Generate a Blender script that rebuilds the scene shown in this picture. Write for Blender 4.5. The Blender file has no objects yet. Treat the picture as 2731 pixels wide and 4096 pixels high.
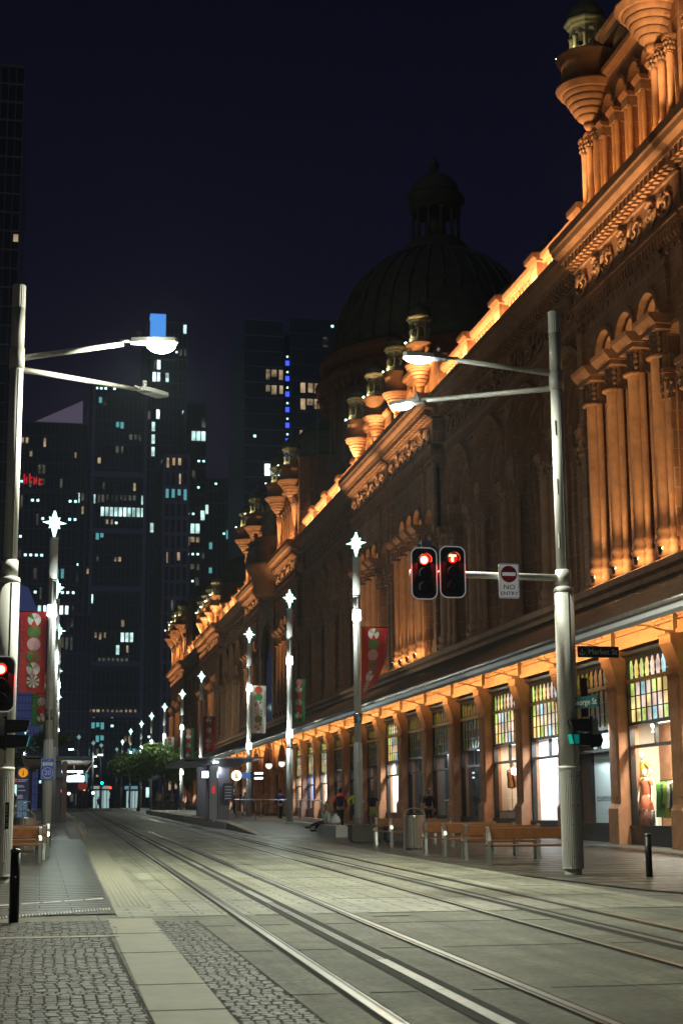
import bpy, math, random
from mathutils import Matrix, Vector
random.seed(7)
PI = math.pi
C = bpy.context.scene.collection
R = random.uniform

def zg(y):
    if y < 180: return .014*y
    if y < 220: return 2.52+.007*(y-180)-.0000875*(y-180)**2
    return 2.66

# ------------------------------------------------------------ materials
MATS = {}
def mat(name, col, rough=.6, metal=0., emit=None, es=0., noise=0., nscale=3., bump=0., bscale=30., trans=0., alpha=1., spec=.5, sample=True, detail=4):
    if name in MATS: return MATS[name]
    m = bpy.data.materials.new(name); m.use_nodes = True
    nt = m.node_tree; b = nt.nodes['Principled BSDF']; L = nt.links.new
    c4 = (*col, 1)
    b.inputs['Base Color'].default_value = c4
    b.inputs['Roughness'].default_value = rough
    b.inputs['Metallic'].default_value = metal
    b.inputs['Specular IOR Level'].default_value = spec
    if trans: b.inputs['Transmission Weight'].default_value = trans
    if alpha < 1: b.inputs['Alpha'].default_value = alpha
    if emit:
        b.inputs['Emission Color'].default_value = (*emit, 1)
        b.inputs['Emission Strength'].default_value = es
        if not sample: m.cycles.emission_sampling = 'NONE'
    geo = nt.nodes.new('ShaderNodeNewGeometry')
    if noise:
        n = nt.nodes.new('ShaderNodeTexNoise'); n.inputs['Scale'].default_value = nscale; n.inputs['Detail'].default_value = detail
        n.inputs['Roughness'].default_value = .65
        L(geo.outputs['Position'], n.inputs['Vector'])
        r = nt.nodes.new('ShaderNodeValToRGB')
        r.color_ramp.elements[0].position = .3; r.color_ramp.elements[1].position = .7
        r.color_ramp.elements[0].color = (*[c*(1-noise) for c in col], 1)
        r.color_ramp.elements[1].color = (*[min(1, c*(1+noise)) for c in col], 1)
        L(n.outputs['Fac'], r.inputs['Fac']); L(r.outputs['Color'], b.inputs['Base Color'])
    if bump:
        n2 = nt.nodes.new('ShaderNodeTexNoise'); n2.inputs['Scale'].default_value = bscale; n2.inputs['Detail'].default_value = 5
        L(geo.outputs['Position'], n2.inputs['Vector'])
        bp = nt.nodes.new('ShaderNodeBump'); bp.inputs['Strength'].default_value = bump; bp.inputs['Distance'].default_value = .02
        L(n2.outputs['Fac'], bp.inputs['Height']); L(bp.outputs['Normal'], b.inputs['Normal'])
    MATS[name] = m
    return m

def brickmat(name, c1, c2, mortar, axes, bw, rh, ms=.01, rough=.7, offset=.5, bump=.4, noise=.2, nscale=1.2, fine=60., spec=.5, streak=0):
    """blocks laid out in two world axes, with joints"""
    if name in MATS: return MATS[name]
    m = bpy.data.materials.new(name); m.use_nodes = True
    nt = m.node_tree; b = nt.nodes['Principled BSDF']; L = nt.links.new
    geo = nt.nodes.new('ShaderNodeNewGeometry'); sx = nt.nodes.new('ShaderNodeSeparateXYZ'); L(geo.outputs['Position'], sx.inputs[0])
    cb = nt.nodes.new('ShaderNodeCombineXYZ')
    if axes == 'YZ':
        ad = nt.nodes.new('ShaderNodeMath'); ad.operation = 'ADD'
        L(sx.outputs['X'], ad.inputs[0]); L(sx.outputs['Y'], ad.inputs[1]); L(ad.outputs[0], cb.inputs[0]); L(sx.outputs['Z'], cb.inputs[1])
    elif axes == 'YX': L(sx.outputs['Y'], cb.inputs[0]); L(sx.outputs['X'], cb.inputs[1])
    elif axes == 'XY': L(sx.outputs['X'], cb.inputs[0]); L(sx.outputs['Y'], cb.inputs[1])
    br = nt.nodes.new('ShaderNodeTexBrick'); L(cb.outputs[0], br.inputs['Vector'])
    br.offset = offset
    br.inputs['Color1'].default_value = (*c1, 1); br.inputs['Color2'].default_value = (*c2, 1); br.inputs['Mortar'].default_value = (*mortar, 1)
    br.inputs['Scale'].default_value = 1; br.inputs['Brick Width'].default_value = bw; br.inputs['Row Height'].default_value = rh
    br.inputs['Mortar Size'].default_value = ms; br.inputs['Mortar Smooth'].default_value = .3
    n = nt.nodes.new('ShaderNodeTexNoise'); n.inputs['Scale'].default_value = nscale; n.inputs['Detail'].default_value = 6
    L(geo.outputs['Position'], n.inputs['Vector'])
    mr = nt.nodes.new('ShaderNodeMapRange'); mr.inputs['From Min'].default_value = .3; mr.inputs['From Max'].default_value = .7
    mr.inputs['To Min'].default_value = 1-noise; mr.inputs['To Max'].default_value = 1+noise
    L(n.outputs['Fac'], mr.inputs['Value'])
    n3 = nt.nodes.new('ShaderNodeTexNoise'); n3.inputs['Scale'].default_value = fine; n3.inputs['Detail'].default_value = 3
    L(geo.outputs['Position'], n3.inputs['Vector'])
    mr3 = nt.nodes.new('ShaderNodeMapRange'); mr3.inputs['From Min'].default_value = .3; mr3.inputs['From Max'].default_value = .7
    mr3.inputs['To Min'].default_value = 1-noise*.8; mr3.inputs['To Max'].default_value = 1+noise*.8
    L(n3.outputs['Fac'], mr3.inputs['Value'])
    mm = nt.nodes.new('ShaderNodeMath'); mm.operation = 'MULTIPLY'; L(mr.outputs[0], mm.inputs[0]); L(mr3.outputs[0], mm.inputs[1])
    if streak:
        mp = nt.nodes.new('ShaderNodeMapping'); mp.inputs['Scale'].default_value = (2.6, .22, 1); L(geo.outputs['Position'], mp.inputs['Vector'])
        n4 = nt.nodes.new('ShaderNodeTexNoise'); n4.inputs['Scale'].default_value = 1; n4.inputs['Detail'].default_value = 5; L(mp.outputs[0], n4.inputs['Vector'])
        m4 = nt.nodes.new('ShaderNodeMapRange'); m4.inputs['From Min'].default_value = .35; m4.inputs['From Max'].default_value = .65; m4.inputs['To Min'].default_value = 1-streak; m4.inputs['To Max'].default_value = 1+streak*.5
        L(n4.outputs['Fac'], m4.inputs['Value']); m5 = nt.nodes.new('ShaderNodeMath'); m5.operation = 'MULTIPLY'; L(mm.outputs[0], m5.inputs[0]); L(m4.outputs[0], m5.inputs[1]); mm = m5
    vm = nt.nodes.new('ShaderNodeVectorMath'); vm.operation = 'SCALE'; L(br.outputs['Color'], vm.inputs[0]); L(mm.outputs[0], vm.inputs['Scale'])
    L(vm.outputs[0], b.inputs['Base Color'])
    b.inputs['Roughness'].default_value = rough; b.inputs['Specular IOR Level'].default_value = spec
    h = nt.nodes.new('ShaderNodeMath'); h.operation = 'MULTIPLY_ADD'
    L(br.outputs['Fac'], h.inputs[0]); h.inputs[1].default_value = -1.; L(n3.outputs['Fac'], h.inputs[2])
    bp = nt.nodes.new('ShaderNodeBump'); bp.inputs['Strength'].default_value = bump; bp.inputs['Distance'].default_value = .01
    L(h.outputs[0], bp.inputs['Height']); L(bp.outputs['Normal'], b.inputs['Normal'])
    MATS[name] = m
    return m

stone = brickmat('sandstone', (.29,.132,.068), (.37,.175,.092), (.46,.29,.18), 'YZ', 1.3, .55, .016, .85, bump=.5, noise=.22, nscale=.7, fine=7.)
stone_p = mat('sandstone_smooth', (.33,.158,.082), .85, noise=.24, nscale=2.5, bump=.25, bscale=14)
stone_c = mat('sandstone_carved', (.33,.175,.10), .85, noise=.35, nscale=9, bump=1., bscale=11)
copper = mat('dome_copper', (.12,.135,.092), .6, noise=.3, nscale=1.2, bump=.2, bscale=6)
cream = mat('lantern_stone', (.40,.36,.24), .8, noise=.15, nscale=3)
blackm = mat('black_frame', (.012,.012,.012), .35)
brass = mat('bronze_rail', (.25,.16,.05), .4, .6)
pole_w = mat('pole_paint', (.50,.48,.46), .45, .0, noise=.05, nscale=6)
pole_g = mat('pole_grey', (.30,.30,.30), .5, .0)
alu = mat('cast_aluminium', (.55,.55,.53), .28, .9)
steel = mat('brushed_steel', (.42,.38,.35), .3, .95, noise=.1, nscale=30)
darkm = mat('dark_metal', (.02,.02,.022), .35, .3)
wood = mat('bench_timber', (.125,.042,.010), .45, noise=.3, nscale=7, bump=.1, bscale=40)
glass_dark = mat('dark_glass', (.012,.014,.016), .06, spec=.8)
whitep = mat('white_enamel', (.75,.76,.74), .4)
redp = mat('red_enamel', (.55,.02,.02), .4)
bluep = mat('blue_enamel', (.03,.09,.42), .4)
blackp = mat('black_enamel', (.01,.01,.01), .35)

def clear_glass():
    m = bpy.data.materials.new('window_glass'); m.use_nodes = True; nt = m.node_tree
    nt.nodes.remove(nt.nodes['Principled BSDF'])
    tr = nt.nodes.new('ShaderNodeBsdfTransparent'); tr.inputs[0].default_value = (.93,.95,.94,1)
    gl = nt.nodes.new('ShaderNodeBsdfGlossy'); gl.inputs['Roughness'].default_value = .02
    lw = nt.nodes.new('ShaderNodeLayerWeight'); lw.inputs[0].default_value = .5
    pw = nt.nodes.new('ShaderNodeMath'); pw.operation = 'POWER'; pw.inputs[1].default_value = 5; nt.links.new(lw.outputs['Facing'], pw.inputs[0])
    fr = nt.nodes.new('ShaderNodeMath'); fr.operation = 'MULTIPLY_ADD'; fr.inputs[1].default_value = .95; fr.inputs[2].default_value = .045; nt.links.new(pw.outputs[0], fr.inputs[0])
    mx = nt.nodes.new('ShaderNodeMixShader')
    nt.links.new(fr.outputs[0], mx.inputs[0]); nt.links.new(tr.outputs[0], mx.inputs[1]); nt.links.new(gl.outputs[0], mx.inputs[2])
    nt.links.new(mx.outputs[0], nt.nodes['Material Output'].inputs[0])
    return m
glass = clear_glass()
def glowvar(name,col,s,sc_=.35,lo=.12):
    if name in MATS: return MATS[name]
    m=mat(name,(0,0,0),.4,emit=col,es=s,sample=False); nt=m.node_tree; b=nt.nodes['Principled BSDF']
    g=nt.nodes.new('ShaderNodeNewGeometry'); n=nt.nodes.new('ShaderNodeTexNoise'); n.inputs['Scale'].default_value=sc_; n.inputs['Detail'].default_value=3
    nt.links.new(g.outputs['Position'],n.inputs['Vector']); r=nt.nodes.new('ShaderNodeMapRange'); r.inputs['From Min'].default_value=.35; r.inputs['From Max'].default_value=.68
    r.inputs['To Min'].default_value=s*lo; r.inputs['To Max'].default_value=s*1.7; nt.links.new(n.outputs['Fac'],r.inputs['Value']); nt.links.new(r.outputs[0],b.inputs['Emission Strength'])
    return m
def glow(name, col, s, sample=False): return mat(name, (0,0,0), .5, emit=col, es=s, sample=sample)

# ------------------------------------------------------------ mesh builder
class MB:
    def __init__(s, T=None): s.v=[]; s.f=[]; s.m=[]; s.s=[]; s.T=T
    def add(s, vs, fs, mi=0, sm=False):
        n=len(s.v)
        if s.T is not None: vs=[tuple(s.T@Vector(p)) for p in vs]
        s.v+=vs
        for f in fs: s.f.append([i+n for i in f]); s.m.append(mi); s.s.append(sm)
        return s
    def box(s,x0,y0,z0,x1,y1,z1,mi=0):
        if x0>x1: x0,x1=x1,x0
        if y0>y1: y0,y1=y1,y0
        if z0>z1: z0,z1=z1,z0
        return s.add([(x0,y0,z0),(x1,y0,z0),(x1,y1,z0),(x0,y1,z0),(x0,y0,z1),(x1,y0,z1),(x1,y1,z1),(x0,y1,z1)],
            [(3,2,1,0),(4,5,6,7),(0,1,5,4),(1,2,6,5),(2,3,7,6),(3,0,4,7)],mi)
    def cbox(s,x,y,z,dx,dy,dz,mi=0): return s.box(x-dx/2,y-dy/2,z-dz/2,x+dx/2,y+dy/2,z+dz/2,mi)
    def prism(s,pts,axis,a0,a1,mi=0,sm=False):
        n=len(pts)
        def P(p,a):
            if axis=='x': return (a,p[0],p[1])
            if axis=='y': return (p[0],a,p[1])
            return (p[0],p[1],a)
        vs=[P(p,a0) for p in pts]+[P(p,a1) for p in pts]
        base=len(s.v)
        s.add(vs,[tuple(range(n))[::-1],tuple(range(n,2*n))],mi)
        for i in range(n):
            j=(i+1)%n; s.f.append([base+i,base+j,base+n+j,base+n+i]); s.m.append(mi); s.s.append(sm)
        return s
    def lathe(s,prof,x=0,y=0,n=12,mi=0,sm=True,a0=0,a1=2*PI,rip=0,k=0):
        full=abs(a1-a0-2*PI)<1e-6; c=n if full else n+1
        vs=[]
        for r,z in prof:
            for i in range(c):
                a=a0+(a1-a0)*i/n; rr=r*(1+(rip if (k and i%k==0) else 0))
                vs.append((x+rr*math.cos(a),y+rr*math.sin(a),z))
        fs=[]
        for j in range(len(prof)-1):
            for i in range(n):
                i2=(i+1)%c
                fs.append((j*c+i,j*c+i2,(j+1)*c+i2,(j+1)*c+i))
        s.add(vs,fs,mi,sm)
        if full:
            b=len(s.v)-len(vs)
            for jj,rev in ((0,True),(len(prof)-1,False)):
                if prof[jj][0]>1e-4:
                    ids=[b+jj*c+i for i in range(c)]
                    s.f.append(ids[::-1] if rev else ids); s.m.append(mi); s.s.append(False)
        return s
    def cyl(s,x,y,z0,z1,r,n=12,r2=None,mi=0,sm=True): return s.lathe([(r,z0),(r if r2 is None else r2,z1)],x,y,n,mi,sm)
    def tube(s,pts,r,n=6,mi=0,sm=True,caps=True):
        vs=[];P=[Vector(p) for p in pts]
        rr=r if isinstance(r,(list,tuple)) else [r]*len(P)
        for i,p in enumerate(P):
            d=(P[min(i+1,len(P)-1)]-P[max(i-1,0)]).normalized()
            u=Vector((0,0,1)) if abs(d.z)<.9 else Vector((0,1,0))
            a=d.cross(u).normalized(); b=a.cross(d)
            for k in range(n):
                t=2*PI*k/n; q=p+(a*math.cos(t)+b*math.sin(t))*rr[i]; vs.append(tuple(q))
        fs=[(j*n+k,j*n+(k+1)%n,(j+1)*n+(k+1)%n,(j+1)*n+k) for j in range(len(P)-1) for k in range(n)]
        if caps: fs+= [tuple(range(n))[::-1], tuple(range((len(P)-1)*n,len(P)*n))]
        return s.add(vs,fs,mi,sm)
    def sphere(s,x,y,z,r,n=10,m=6,sz=1,mi=0,z0=-1,z1=1):
        pr=[]
        for i in range(m+1):
            a=-PI/2+PI*i/m; t=math.sin(a)
            if t<z0-1e-6 or t>z1+1e-6: continue
            pr.append((max(r*math.cos(a),1e-5),z+r*sz*t))
        return s.lathe(pr,x,y,n,mi)
    # arch work in the YZ plane, facing -X
    def ring(s,yc,zs,ri,ro,x0,x1,mi=0,n=14,a0=0,a1=PI):
        vs=[];
        for i in range(n+1):
            a=a0+(a1-a0)*i/n; c,t=math.cos(a),math.sin(a)
            vs+=[(x0,yc+ri*c,zs+ri*t),(x0,yc+ro*c,zs+ro*t),(x1,yc+ri*c,zs+ri*t),(x1,yc+ro*c,zs+ro*t)]
        fs=[]
        for i in range(n):
            p=4*i;q=p+4
            fs+=[(p,p+1,q+1,q),(p,q,q+2,p+2),(p+1,p+3,q+3,q+1)]
        fs+=[(0,2,3,1),(4*n,4*n+1,4*n+3,4*n+2)]
        return s.add(vs,fs,mi)
    def warch(s,y0,y1,z0,z1,yc,zs,r,x,d,mi=0,n=14,mj=None):
        mj=mi if mj is None else mj
        s.add([(x,y0,z0),(x,yc-r,z0),(x,yc-r,z1),(x,y0,z1)],[(3,2,1,0)],mi)
        s.add([(x,yc+r,z0),(x,y1,z0),(x,y1,z1),(x,yc+r,z1)],[(3,2,1,0)],mi)
        for i in range(n):
            a=PI-PI*i/n;b=PI-PI*(i+1)/n
            ya,za=yc+r*math.cos(a),zs+r*math.sin(a);yb,zb=yc+r*math.cos(b),zs+r*math.sin(b)
            s.add([(x,ya,za),(x,yb,zb),(x,yb,z1),(x,ya,z1)],[(3,2,1,0)],mi)
            s.add([(x,ya,za),(x,yb,zb),(x+d,yb,zb),(x+d,ya,za)],[(0,1,2,3)],mj,False)
        for yy in (yc-r,yc+r):
            s.add([(x,yy,z0),(x,yy,zs),(x+d,yy,zs),(x+d,yy,z0)],[(0,1,2,3)],mj)
        return s
    def whole(s,y0,y1,z0,z1,yc,zc,r,x,d,mi=0,n=20):
        """wall panel with a round hole"""
        def edge(a):
            c,t=math.cos(a),math.sin(a)
            k=min(((y1-yc) if c>0 else (yc-y0))/max(abs(c),1e-6),((z1-zc) if t>0 else (zc-z0))/max(abs(t),1e-6))
            return (x,yc+c*k,zc+t*k)
        for i in range(n):
            a=2*PI*i/n+PI/4;b=2*PI*(i+1)/n+PI/4
            pa=(x,yc+r*math.cos(a),zc+r*math.sin(a));pb=(x,yc+r*math.cos(b),zc+r*math.sin(b))
            s.add([pa,pb,edge(b),edge(a)],[(0,1,2,3)],mi)
            s.add([pa,pb,(x+d,pb[1],pb[2]),(x+d,pa[1],pa[2])],[(0,1,2,3)],mi)
        return s
    def build(s,name,mats,parent=None,loc=None,rz=0,bevel=0):
        me=bpy.data.meshes.new(name); me.from_pydata([tuple(v) for v in s.v],[],s.f)
        if not isinstance(mats,(list,tuple)): mats=[mats]
        for m in mats: me.materials.append(m)
        me.polygons.foreach_set('material_index',s.m); me.polygons.foreach_set('use_smooth',s.s); me.update()
        o=bpy.data.objects.new(name,me); C.objects.link(o)
        if parent is not None: o.parent=parent
        if loc is not None: o.location=loc
        if rz: o.rotation_euler.z=rz
        if bevel:
            b=o.modifiers.new('b','BEVEL'); b.width=bevel; b.segments=2; b.limit_method='ANGLE'; b.angle_limit=.9
        return o

def tag(o,label=None,cat=None,group=None,kind=None):
    if label: o['label']=label
    if cat: o['category']=cat
    if group: o['group']=group
    if kind: o['kind']=kind
    return o
def thing(name,label,cat,loc=(0,0,0),rz=0,group=None):
    o=bpy.data.objects.new(name,None); C.objects.link(o); o.location=loc; o.rotation_euler.z=rz
    o.empty_display_size=.2
    return tag(o,label,cat,group)
def dup(o,parent=None,loc=None,rz=None,label=None):
    c=o.copy(); C.objects.link(c); c.parent=parent
    if loc is not None: c.location=loc
    if rz is not None: c.rotation_euler.z=rz
    if label: c['label']=label
    for ch in list(o.children): dup(ch,c)
    return c
def text(s,size,depth=.004,align='CENTER'):
    cu=bpy.data.curves.new('t','FONT'); cu.body=s; cu.size=size; cu.extrude=depth; cu.align_x=align; cu.align_y='CENTER'; cu.resolution_u=3
    o=bpy.data.objects.new('t',cu); C.objects.link(o)
    dg=bpy.context.evaluated_depsgraph_get(); dg.update()
    me=bpy.data.meshes.new_from_object(o.evaluated_get(dg)); bpy.data.objects.remove(o); bpy.data.curves.remove(cu)
    return me
def text_obj(name,s,size,m,parent,loc,rot=(PI/2,0,0),sx=1,depth=.004):
    me=text(s,size,depth); me.materials.clear(); me.materials.append(m)
    o=bpy.data.objects.new(name,me); C.objects.link(o); o.parent=parent; o.location=loc; o.rotation_euler=rot; o.scale=(sx,1,1)
    return o
def area(name,loc,rot,sx,sy,power,col,spread=PI):
    l=bpy.data.lights.new(name,'AREA'); l.shape='RECTANGLE'; l.size=sx; l.size_y=sy; l.energy=power; l.color=col; l.spread=spread
    o=bpy.data.objects.new(name,l); C.objects.link(o); o.location=loc; o.rotation_euler=rot; return o
def point(name,loc,power,col,r=.05):
    l=bpy.data.lights.new(name,'POINT'); l.energy=power; l.color=col; l.shadow_soft_size=r
    o=bpy.data.objects.new(name,l); C.objects.link(o); o.location=loc; return o
def spot(name,loc,direction,power,col,ang=60,blend=.6,r=.05):
    l=bpy.data.lights.new(name,'SPOT'); l.energy=power; l.color=col; l.spot_size=math.radians(ang); l.spot_blend=blend; l.shadow_soft_size=r
    o=bpy.data.objects.new(name,l); C.objects.link(o); o.location=loc
    o.rotation_euler=Vector(direction).to_track_quat('-Z','Y').to_euler(); return o

# ------------------------------------------------------------ camera and night sky
cam=bpy.data.cameras.new('camera'); co=bpy.data.objects.new('camera',cam); C.objects.link(co)
co.matrix_world=Matrix(((.98228,-.02858,-.18521,0),(-.18726,-.18826,-.96410,0),(-.00731,.98170,-.19028,1.56),(0,0,0,1)))
cam.sensor_fit='VERTICAL'; cam.sensor_height=36; cam.sensor_width=24; cam.lens=55; cam.clip_end=3000
cam.dof.use_dof=True; cam.dof.focus_distance=31; cam.dof.aperture_fstop=3.2
bpy.context.scene.camera=co
vs=bpy.context.scene.view_settings; vs.view_transform='Standard'; vs.look='None'; vs.exposure=0; vs.gamma=1; vs.use_curve_mapping=False
w=bpy.data.worlds.new('World'); bpy.context.scene.world=w; w.use_nodes=True
nt=w.node_tree; bg=nt.nodes['Background']
tc=nt.nodes.new('ShaderNodeTexCoord'); sp=nt.nodes.new('ShaderNodeSeparateXYZ'); nt.links.new(tc.outputs['Generated'],sp.inputs[0])
rp=nt.nodes.new('ShaderNodeValToRGB'); nt.links.new(sp.outputs['Z'],rp.inputs[0]); nt.links.new(rp.outputs[0],bg.inputs[0])
e=rp.color_ramp.elements
e[0].position=0; e[0].color=(.0078,.0052,.0120,1)
e[1].position=.6; e[1].color=(.0010,.0011,.0062,1)
for p,c in ((.10,(.0105,.0072,.0165,1)),(.22,(.0070,.0053,.0145,1)),(.34,(.0038,.0034,.0118,1))):
    x=e.new(p); x.color=c
bg.inputs[1].default_value=1.0
sc=bpy.context.scene
sc.cycles.max_bounces=5; sc.cycles.diffuse_bounces=2; sc.cycles.glossy_bounces=3; sc.cycles.transparent_max_bounces=12; sc.cycles.transmission_bounces=3
sc.cycles.sample_clamp_indirect=3; sc.cycles.caustics_reflective=False; sc.cycles.caustics_refractive=False
sc.cycles.use_denoising=True
# ------------------------------------------------------------ ground
asph=brickmat('crossing_concrete',(.135,.135,.098),(.145,.145,.105),(.07,.068,.055),'XY',1.6,3.4,.012,.72,bump=1.,noise=.42,nscale=1.1,fine=15.,streak=.35)
pav=brickmat('track_pavers',(.205,.20,.16),(.25,.243,.19),(.10,.097,.075),'XY',.62,.31,.026,.55,bump=.5,noise=.22,nscale=.6,fine=18,streak=.28)
dpav=brickmat('granite_flags',(.044,.042,.037),(.080,.074,.062),(.014,.013,.011),'XY',.9,.45,.03,.38,bump=.3,noise=.26,nscale=.9,fine=20,streak=.25)
base_m=mat('far_asphalt',(.07,.068,.062),.6,noise=.2,nscale=2)
slab_m=mat('cream_slab',(.26,.235,.165),.6,noise=.12,nscale=3,bump=.2,bscale=70)
joint_m=mat('joint_sealant',(.03,.028,.025),.85,spec=.1)
rail_m=mat('polished_rail',(.22,.21,.205),.36,1.,noise=.15,nscale=4)
groove_m=mat('rail_groove',(.02,.016,.014),.5,.3)
yellow_m=mat('yellow_line',(.55,.38,.03),.6,noise=.1,nscale=8)
cobb_m=mat('basalt_setts',(.040,.039,.034),.5,noise=.62,nscale=9,bump=.5,bscale=38)
tact_m=mat('tactile_stone',(.23,.222,.17),.6,noise=.1,nscale=20)
stud_m=mat('steel_studs',(.85,.85,.82),.45,.1)
conc=mat('platform_concrete',(.50,.49,.46),.7,noise=.15,nscale=4,bump=.2,bscale=30)

def dx(y): # lateral drift of the track alignment
    return .0125*(y-12)
def sheet(name,x0,x1,y0,y1,off,m,drift=0,step=5,kind='structure'):
    mb=MB(); ys=[y0]
    k=math.floor(y0/step)*step+step
    while k<y1-1e-3: ys.append(k); k+=step
    ys.append(y1)
    f0=x0 if callable(x0) else (lambda y:x0+drift*dx(y)); f1=x1 if callable(x1) else (lambda y:x1+drift*dx(y))
    vs=[]
    for y in ys: vs+=[(f0(y),y,zg(y)+off),(f1(y),y,zg(y)+off)]
    mb.add(vs,[(2*i,2*i+1,2*i+3,2*i+2) for i in range(len(ys)-1)])
    return tag(mb.build(name,m),kind=kind)
# one sheet to the horizon
mb=MB(); ys=[-60,-20]+list(range(0,221,5))+[300,500,900,2500]
vs=[]
for y in ys: vs+=[(-900,y,zg(max(y,-60))-.012),(900,y,zg(max(y,-60))-.012)]
mb.add(vs,[(2*i,2*i+1,2*i+3,2*i+2) for i in range(len(ys)-1)])
tag(mb.build('ground',base_m),kind='structure')
sheet('road',-6,24,-15,21.2,0,asph)
# paved tram corridor: skewed near edge
def lim(y): return y
sheet('track_paving',lambda y:1.05+.012*(y-21),lambda y:9.0,20.9,205,.004,pav)
sheet('left_pavement',-14,lambda y:1.05+.012*(y-21),21.5,205,.005,dpav)
sheet('right_pavement',lambda y:9.0 if y>27 else 9.0+(27-y)*.25,17.75,19.5,215,.009,dpav)
sheet('kerb_slab_strip',.84,1.40,6,20.6,.006,slab_m,drift=.6)
# joints of the cream slabs and of the crossing concrete
mb=MB()
for y in (7.2,9.6,11.9,13.5,16.2,18.4):
    z=zg(y); mb.box(.84,y-.006,z+.007,1.42,y+.006,z+.0095)
for y in (12.6,16.1,19.2):
    z=zg(y)
    for a,b in ((1.98,2.36),(2.62,3.02),(3.46,3.86),(4.12,5.66),(5.92,6.32)): mb.box(a,y-.008,z+.004,b,y+.008,z+.007)
for x in (4.75,5.1): mb.box(x-.005,8,zg(8)+.0,x+.005,8.01,zg(8)+.004)
tag(mb.build('road_joints',joint_m),kind='structure')
# setts, laid one by one
bedm=mat('sett_bed',(.022,.021,.018),.9)
sheet('sett_bed',-2.6,.835,7,20.3,.003,bedm); sheet('sett_bed',1.405,2.0,7,20.1,.003,bedm)
mb=MB()
def setts(x0f,x1f,y0,y1,sx,sy):
    y=y0
    while y<y1:
        x=x0f(y); rj=R(-.02,.02)
        x1=x1f(y)
        while x<x1-.02:
            wx=min(sx,x1-x); h=R(.005,.009); z=zg(y)
            g=.0035; jx,jy=R(-.003,.003)+rj,R(-.003,.003); a,b,c,d=x+g+jx,x+wx-g*.4+jx,y+g+jy,y+sy-g*.4+jy
            i=.009
            t=[R(-.0015,.0015) for _ in range(4)]
            mb.add([(a,c,z),(b,c,z),(b,d,z+.0014),(a,d,z+.0014),(a+i,c+i,z+h+t[0]),(b-i,c+i,z+h+t[1]),(b-i,d-i,z+h+t[2]),(a+i,d-i,z+h+t[3])],
                [(4,5,6,7),(0,1,5,4),(1,2,6,5),(2,3,7,6),(3,0,4,7)])
            x+=wx
        y+=sy
setts(lambda y:-2.6,lambda y:.825,7.2,18.0,.10,.12)
setts(lambda y:1.42,lambda y:1.42+.55,7.2,20.0,.092,.11)
setts(lambda y:-2.6,lambda y:.95,18.35,20.35,.10,.12)
tag(mb.build('sett_paving',cobb_m),kind='structure')
mb=MB(); mb.box(-2.6,18.05,.2527,.93,18.3,.262); tag(mb.build('sett_border',slab_m),kind='structure')
# tactile strip beside the track
sheet('tactile_strip',lambda y:1.07+.0125*(y-21),lambda y:1.60+.0125*(y-21),22.6,56,.008,tact_m)
mb=MB(); y=22.7
while y<56:
    for k in range(7):
        x=1.12+.0125*(y-21)+k*.071; z=zg(y)+.0082
        mb.add([(x,y,z),(x+.04,y,z),(x+.04,y+.09,z),(x,y+.09,z),(x+.01,y+.01,z+.006),(x+.03,y+.01,z+.006),(x+.03,y+.08,z+.006),(x+.01,y+.08,z+.006)],[(4,5,6,7),(0,1,5,4),(1,2,6,5),(2,3,7,6),(3,0,4,7)])
    y+=.13
tag(mb.build('tactile_ribs',tact_m),kind='structure')
# steel stud rows across the footpaths
mb=MB()
def studs(x0,y0,x1,y1,n,r,rows=1,gap=.05,skip=0):
    for j in range(rows):
        for i in range(n):
            if skip and (i//skip)%2: continue
            t=i/(n-1); x=x0+(x1-x0)*t; y=y0+(y1-y0)*t+j*gap
            mb.cyl(x,y,zg(y)+.010,zg(y)+.018,r,8,r*.7)
studs(-.6,20.75,1.0,22.1,40,.016,6,.06)
studs(8.7,28.55,14.5,26.2,150,.011,1,.05,7)
studs(9.4,22.1,11.5,21.2,70,.011,3,.05)
tag(mb.build('stud_rows',stud_m),kind='structure')
mb=MB()
for i in range(5):
    x=-.5+i*.31; y=23.6+.9*(x+.1)/1.17; mb.add([(x,y,zg(y)+.012),(x+.27,y+.2,zg(y)+.0145),(x+.27,y+.36,zg(y)+.0165),(x,y+.16,zg(y)+.014)],[(0,1,2,3)])
tag(mb.build('white_dash_row',mat('path_marking',(.75,.75,.7),.6)),kind='structure')
# kerb line where paving and crossing meet, transverse slab bands
mb=MB()
for y in [20.75+2.93*k for k in range(16)]:
    for a,b in ((1.7,2.28),(2.7,3.03),(3.5,3.8),(4.2,5.55),(5.95,6.4),(6.85,7.1),(7.5,8.9)):
        a+=dx(y);b+=dx(y) if b<8 else 0; z=zg(y); mb.box(a,y-.012,z+.0055,b,y+.012,z+.0075)
for x in (1.98,2.31,4.3,4.85,5.4,7.6,8.3):
    for k in range(10):
        y=21+3*k; a=x+dx(y); b=x+dx(y+3); mb.add([(a-.009,y,zg(y)+.0062),(a+.009,y,zg(y)+.0062),(b+.009,y+3,zg(y+3)+.0062),(b-.009,y+3,zg(y+3)+.0062)],[(0,1,2,3)])
tag(mb.build('paving_joints',mat('dark_joint',(.07,.065,.05),.7)),kind='structure')
mb=MB()
for y in (26,33,40.5,48,56):
    for a,b in ((4.3,5.5),(7.6,8.6)):
        a+=dx(y);b+=dx(y); z=zg(y); mb.box(a,y,z+.0056,b,y+.5,z+.0078)
tag(mb.build('access_covers',mat('iron_cover',(.16,.155,.125),.5,noise=.2,nscale=20)),kind='structure')
mb=MB()
for x in (3.0,): pass
for (x,y) in ((2.55,33.6),(3.75,33.2),(4.15,20.2)): mb.box(x+dx(y),y,zg(y)+.0086,x+dx(y)+.5,y+.12,zg(y)+.0105)
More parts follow.
